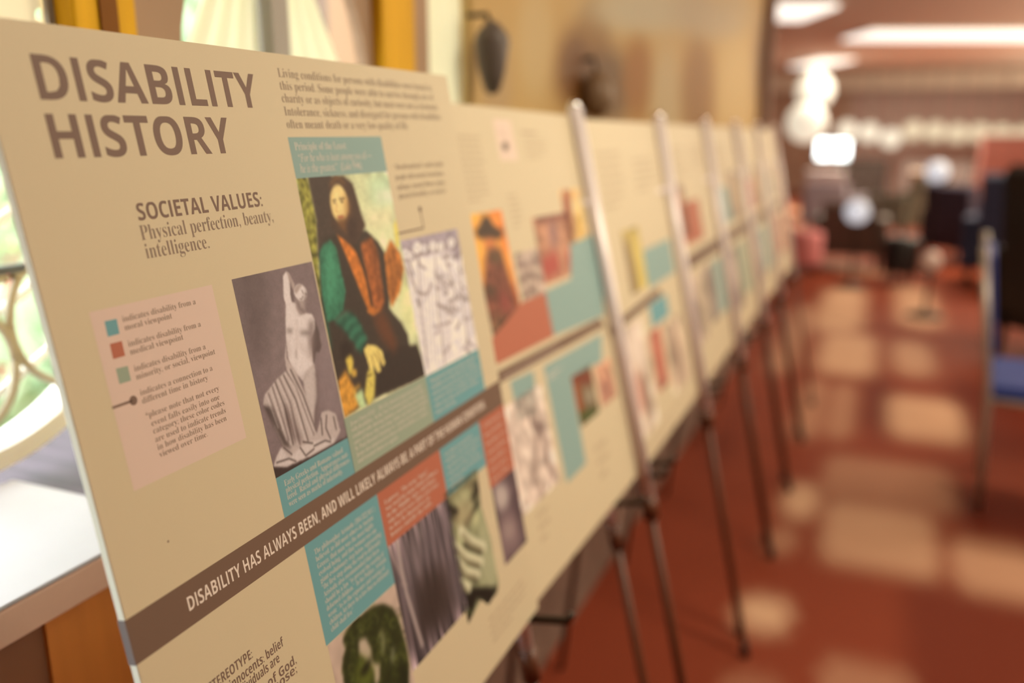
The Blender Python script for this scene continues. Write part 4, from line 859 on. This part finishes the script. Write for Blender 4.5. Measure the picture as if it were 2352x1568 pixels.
# glowing cabinet and furniture at the far end
def cabinet(px, py, dist, w_, d_, h_, m, label, name='cabinet', cat='cabinet', doors=2):
    c_ = EYE + ray(px, py)*dist; e = thing(name, label, cat, frame(Vector((c_.x, c_.y, 0)), D, -N, UP))
    MB().box((-d_/2, -w_/2, .06), (d_/2, w_/2, h_), .01).build('body', m, e); MB().box((-d_/2-.02, -w_/2-.02, h_), (d_/2+.02, w_/2+.02, h_+.03), .006).build('top', m, e); MB().box((-d_/2+.03, -w_/2+.03, 0), (d_/2-.03, w_/2-.03, .06)).build('plinth', M_black, e)
    for k in range(doors):
        y0 = -w_/2+.02+k*(w_-.04)/doors; dr = MB().box((-d_/2-.02, y0+.005, .1), (-d_/2, y0+(w_-.04)/doors-.005, h_-.04), .004).build('door', m, e); MB().sphere((-d_/2-.03, y0+(.05 if k else (w_-.04)/doors-.05), h_*.55), .014, 10).build('knob', M_steel, dr)
    return c_
M_cab = pm('cabinet_dark', (66, 50, 40), rough=.4); M_cabg = pm('cabinet_greybrown', (120, 98, 84), rough=.5); M_cabw = pm('cabinet_pale', (190, 164, 146), rough=.5); M_cabr = pm('cabinet_red', (150, 84, 66), rough=.5)
def armchair(px, py, dist, rot, m, label, s=1.0, group='dark lounge chairs', h=.95):
    c_ = EYE + ray(px, py)*dist; e = thing('armchair', label, 'armchair', Matrix.Translation((c_.x, c_.y, 0)) @ Matrix.Rotation(rot, 4, 'Z') @ Matrix.Scale(s, 4), group)
    MB().box((-.30, -.30, .18), (.30, .28, .34), .03).build('base', m, e, False)
    MB().box((-.28, -.31, .34), (.28, .22, .46), .05).build('seat_cushion', m, e, True)
    MB().prism([(.18, .30), (.32, .28), (.42, h-.02), (.36, h+.02), (.28, h)], -.30, .30, 0).build('backrest', m, e)
    for sx in (-1, 1): MB().box((sx*.36-.06, -.32, .18), (sx*.36+.06, .30, .62), .03).build('armrest', m, e)
    for sx in (-1, 1):
        for sy in (-.26, .24): MB().tube([(sx*.33, sy, .19), (sx*.34, sy, 0)], [.024, .016], 10).build('leg', M_black, e, True)
M_blk = pm('leather_black', (26, 22, 20), rough=.45); M_brn = pm('leather_brown', (84, 60, 46), rough=.5); M_nvy = pm('cloth_navy', (38, 40, 56), rough=.8); M_mauve = pm('cloth_mauve', (160, 112, 100), rough=.8); M_oli = pm('cloth_olive', (100, 84, 62), rough=.8)
M_tan = pm('leather_tan', (170, 118, 76), rough=.5); M_plum = pm('cloth_plum', (58, 46, 52), rough=.8); M_grey = pm('cloth_grey', (176, 152, 142), rough=.8); M_rose = pm('cloth_rose', (196, 108, 94), rough=.8)
armchair(1950, 560, 8.8, 2.7, M_brn, 'low brown armchair left of the black footstool', .85, h=.80)
armchair(2075, 500, 11.2, -2.6, M_oli, 'olive brown armchair behind the black footstool', .95, h=.85)
armchair(1915, 500, 11.6, 2.4, M_grey, 'grey armchair behind the low brown one', .9, h=.80)
armchair(2160, 480, 12.8, 2.0, M_tan, 'tan leather armchair behind the plum one', .95, h=.85)
armchair(2222, 520, 9.0, 2.0, M_plum, 'dark plum armchair right of the black footstool', .9, h=.92)
armchair(2540, 560, 4.9, 1.9, M_blk, 'black armchair at the right edge behind the blue chair', 1.1, h=1.05)
armchair(2345, 450, 7.6, 2.6, M_nvy, 'navy armchair far right beyond the blue chair', 1.0, h=1.0)
def stool(px, py, dist, r, h, m, label):
    c_ = EYE + ray(px, py)*dist; e = thing('footstool', label, 'footstool', Matrix.Translation((c_.x, c_.y, 0)))
    MB().lathe([(0, .10), (r*.96, .10), (r, .13), (r, h-.04), (r*.93, h), (0, h+.01)], n=28).build('cushion', m, e, True)
    for k in range(4): a = PI/4+k*PI/2; MB().tube([(r*.7*math.cos(a), r*.7*math.sin(a), .11), (r*.75*math.cos(a), r*.75*math.sin(a), 0)], [.02, .014], 8).build('leg', M_dark, e, True)
stool(2068, 600, 7.9, .16, .42, M_blk, 'small black round footstool in the lounge')
stool(1842, 580, 8.4, .19, .42, M_rose, 'rose red round footstool at the end of the board row')
cabinet(1895, 430, 14.2, .55, .45, .72, M_cabw, 'pale low cabinet behind the grey armchair', doors=1)
cabinet(1978, 410, 17.5, .95, .45, .80, M_cab, 'dark brown low cabinet across the far end', doors=2)
cabinet(2150, 410, 16.4, 1.2, .45, .78, M_cabg, 'grey brown low cabinet behind the tan armchair', doors=3)
cabinet(2322, 380, 13.6, .9, .45, 1.28, M_cabr, 'tall reddish wood cabinet at the far right', 'wardrobe', 'cabinet')
def glint_globe(px, py, dist, r, label, m, zbase):  # globe on a stand, made up to give a bright glint
    c_ = EYE + ray(px, py)*dist; e = thing('glint_globe', label, 'added globe', Matrix.Translation((c_.x, c_.y, zbase)), 'cool white globes added as glints'); z = c_.z-zbase
    MB().sphere((0, 0, z), r, 28).build('globe', m, e, True)
    MB().lathe([(0, 0), (.13, 0), (.13, .015), (.03, .03), (.014, .06), (.012, z-r*1.02), (r*.4, z-r*.93), (r*.38, z-r*.9), (0, z-r*.9)], n=20).build('glint_stand', M_black, e, True)
glint_globe(1969, 486, 7.6, .105, 'cool white globe added as a glint before the low brown armchair', M_litc, 0)
glint_globe(2153, 394, 8.2, .105, 'larger cool white globe added as a glint at upper right of the lounge', M_litc, 0)
glint_globe(2138, 600, 6.4, .075, 'dim small globe added as a faint glint low in front of the plum armchair', mat('glint_dim', (.62, .52, .50), rough=.25), 0)
# blue chair at the right
def stack_chair(loc, rot, label):
    e = thing('chair', label, 'chair', Matrix.Translation(loc) @ Matrix.Rotation(rot, 4, 'Z'))
    mbl = pm('cloth_blue', (40, 50, 98), rough=.8); ms = mat('chair_frame', (.42, .38, .35), rough=.35, metal=.5)
    MB().box((-.24, -.24, .42), (.24, .24, .48), .022).build('seat', mbl, e, False)
    b_ = MB().box((-.23, -.02, -.18), (.23, .02, .18), .018).build('backrest', mbl, e); b_.location = (0, .27, .76); b_.rotation_euler = (-.12, 0, 0)
    for sx in (-1, 1):
        MB().tube([(sx*.25, .22, 0), (sx*.25, .235, .42), (sx*.25, .262, .62), (sx*.25, .31, .97)], .013, 12).build('back_leg', ms, e, True)
        MB().tube([(sx*.25, -.25, 0), (sx*.25, -.22, .43)], .013, 12).build('leg', ms, e, True)
        MB().tube([(sx*.25, -.22, .425), (sx*.25, .235, .425)], .011, 10).build('seat_rail', ms, e, True)
c_ = on_floor(2440, 884, .45); stack_chair((c_.x, c_.y, 0), PI/2-.50, 'blue padded chair with grey metal frame at the right edge')
